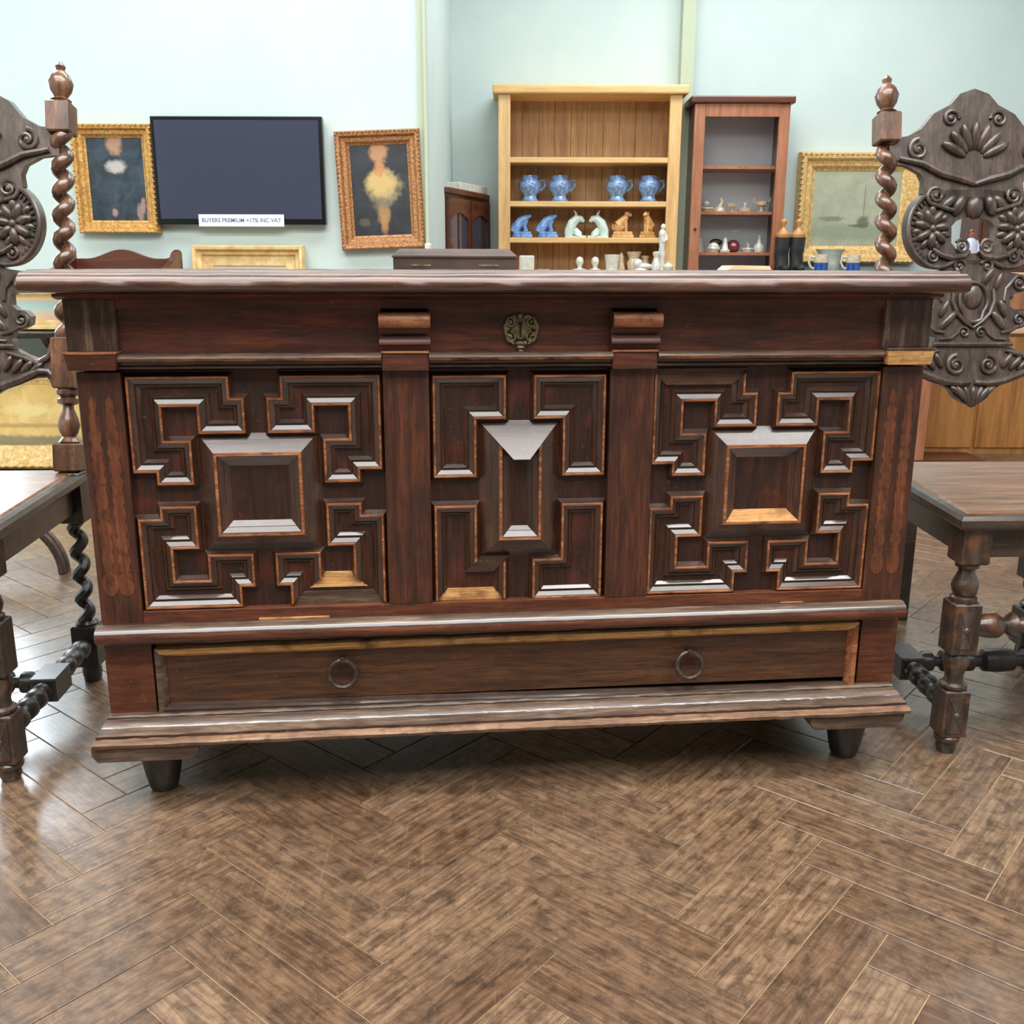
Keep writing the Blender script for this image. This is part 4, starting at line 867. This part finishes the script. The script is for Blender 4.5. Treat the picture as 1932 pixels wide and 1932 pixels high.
ornament('dark bronze animal on the middle shelf of the glazed cabinet', dishp, 1353, lo, 'iron', 6.2, extra=lambda m: m.ball((0, 0, .06), (.04, .02, .022)))
ornament('white seated figure beside the ruby bowl in the glazed cabinet', figp, 1363, lo, 'china', 6.08)
ornament('round ruby bowl on the middle shelf of the glazed cabinet', [(0, .02), (.01, .034), (.035, .044), (.06, .034), (.072, .016)], 1381, lo, 'ruby')
ornament('low white boat-shaped dish on the middle shelf of the glazed cabinet', dishp, 1409, lo, 'china', extra=lambda m: m.tube([(0, 0, .02), (.004, 0, .045), (-.01, 0, .055)], .007, 6))
ornament('round white bottle with a slender neck in the glazed cabinet', botp, 1430, lo, 'china')
ornament('blue grey jug on the bottom shelf of the glazed cabinet', [(0, .03), (.03, .04), (.06, .03), (.09, .034), (.092, .03)], 1395, lw, 'blue_china', 6.08)
ornament('violet glass bowl on the bottom shelf of the glazed cabinet', dishp, 1341, lw, 'figure_coat', k=1.3)
ornament('low grey box on the bottom shelf of the glazed cabinet', [(0, .04), (.03, .04), (.034, .02)], 1362, lw, 'case_lining', 6.06)
# ---- sideboard with boots, mugs and jar
sb = thing('sideboard', 'long low dark sideboard behind the chest under the seascape', 'sideboard', (2.08, 5.95, 0))
MB().box(-.47, .55, -.16, .16, .785, .815).build('top', 'mahogany', sb, bevel=.005); MB().box(-.45, .53, -.13, .14, .12, .785).build('body', 'mahogany', sb)
for x in (-.42, .5):
    for y in (-.11, .12): MB().box(x-.02, x+.02, y-.02, y+.02, 0, .12).build('leg', 'mahogany', sb)
for px, lab in ((1473, 'black boot with a wooden boot tree beside the glazed cabinet'), (1501, 'black boot with a wooden boot tree beside the gilt seascape frame')):
    bt = thing('riding_boot', lab, 'boot', (X6(px)-.025, 5.93, .8155), 0, 'pair of black boots')
    b = MB(); pts = [(0, .0, .012), (.002, .005, .05), (-.003, .006, .1), (0, .004, .15), (.0, 0, .20)]
    b.tube(pts, [.042, .038, .04, .043, .045], 16); b.ball((0, -.05, .022), (.032, .075, .024)); b.build('boot_shaft', 'rubber_black', bt, True)
    MB().box(-.034, .034, -.12, .04, 0, .006).build('sole', 'black', bt, bevel=.004)
    MB().turned([(.196, .040), (.214, .041), (.222, .034), (.236, .022), (.25, .011), (.262, .010), (.275, .017), (.288, .019), (.298, .012), (.302, .004)], (0, 0, 0), (0, 0, 1), 16).build('boot_tree', 'beech', bt, True)
def mug(px, y, label, hs):
    t = thing('mug', label, 'mug', (X6(px)-.05, y, .8155), 0, 'blue banded mugs')
    MB().turned([(0, .036), (.004, .04), (.055, .04)], (0, 0, 0), (0, 0, 1), 18).build('lower_band', 'blue_glaze', t, True)
    MB().turned([(.055, .0402), (.062, .0402), (.098, .038), (.1, .035), (.06, .034)], (0, 0, 0), (0, 0, 1), 18).build('upper_body', 'china_warm', t, True)
    MB().tube([(hs*.036, 0, .085), (hs*.064, 0, .09), (hs*.072, 0, .06), (hs*.06, 0, .03), (hs*.038, 0, .02)], .007, 8).build('handle', 'china', t, True)
mug(1548, 5.86, 'blue banded mug on the sideboard beside the boots', -1); mug(1607, 5.86, 'blue banded mug on the sideboard beside the twisted chair post', -1)
lathe_thing('celadon_jar', 'pale celadon jar with a flaring rim between the two blue mugs', 'jar', 'celadon', [(0, .05), (.01, .055), (.06, .06), (.11, .066), (.128, .084), (.132, .086), (.13, .078), (.06, .05)], X6(1578)-.055, 5.99, .8155, None, 24)
# ---- golden cabinet at the right
gc = thing('golden_cabinet', 'golden brown wooden cabinet with a stepped top behind the chair', 'cabinet', (2.45, 4.5, 0))
MB().box(-.60, .75, 0, .45, .0, .555).build('carcase', 'orangewood', gc); MB().box(-.63, .78, -.03, .46, .555, .595).build('lower_top', 'peach_wood', gc, bevel=.005)
MB().box(-.58, -.315, -.012, 0, .03, .54).build('door', 'orangewood', gc, bevel=.004); MB().box(-.30, .2, -.012, 0, .03, .54).build('door', 'orangewood', gc, bevel=.004); MB().box(.215, .73, -.012, 0, .03, .54).build('door', 'orangewood', gc, bevel=.004)
MB().box(-.42, .75, .02, .42, .595, .80).build('upper_case', 'redwood', gc)
for k in range(3):
    d_ = MB().box(-.40+k*.38, -.03+k*.38, .008, .02, .66, .785).build('drawer', 'redwood', gc, bevel=.004); MB().ball((-.215+k*.38, -.004, .72), .012).build('knob', 'iron', d_, True)
MB().box(-.45, .77, -.005, .43, .80, .822).build('upper_top', 'peach_wood', gc, bevel=.004)
MB().box(-.66, -.34, -.22, -.02, 0, .012).build('plinth', 'mahogany', gc); MB().box(-.66, -.62, -.22, .45, .012, .55).build('end_pilaster', 'redwood', gc)
fg = thing('porcelain_figure', 'small porcelain figure in a pale lilac coat on the golden cabinet', 'figurine', (2.115, 4.68, .8225))
MB().turned([(0, .03), (.01, .032), (.02, .022), (.08, .03)], (0, 0, 0), (0, 0, 1), 14).build('lower_body', 'figure_skin', fg, True)
MB().turned([(.078, .031), (.1, .03), (.135, .026), (.15, .016), (.156, .008)], (0, 0, 0), (0, 0, 1), 14).tube([(-.022, 0, .142), (-.034, -.006, .115), (-.026, -.02, .09)], [.009, .008, .006], 8).tube([(.022, 0, .142), (.034, -.006, .115), (.026, -.02, .09)], [.009, .008, .006], 8).build('coat', 'figure_coat', fg, True)
MB().ball((0, 0, .172), (.014, .014, .018)).ball((0, -.013, .171), (.003, .004, .003), seg=6, rings=4).build('head', 'figure_skin', fg, True); MB().ball((0, .003, .18), (.0155, .0155, .014)).build('hair', 'mahogany', fg, True)
tc_ = thing('tall_cupboard', 'plain reddish brown cupboard against the far wall beyond the seascape', 'cupboard', (3.1, 6.05, 0))
MB().box(-.33, .4, 0, .24, 0, 1.24).build('carcase', 'mahogany', tc_); MB().box(-.35, .42, -.02, .245, 1.24, 1.27).build('cornice', 'redwood', tc_, bevel=.005)
for k in (0, 1): MB().box(-.31+k*.35, .03+k*.35, -.014, 0, .05, 1.2).build('door', 'mahogany', tc_, bevel=.004)
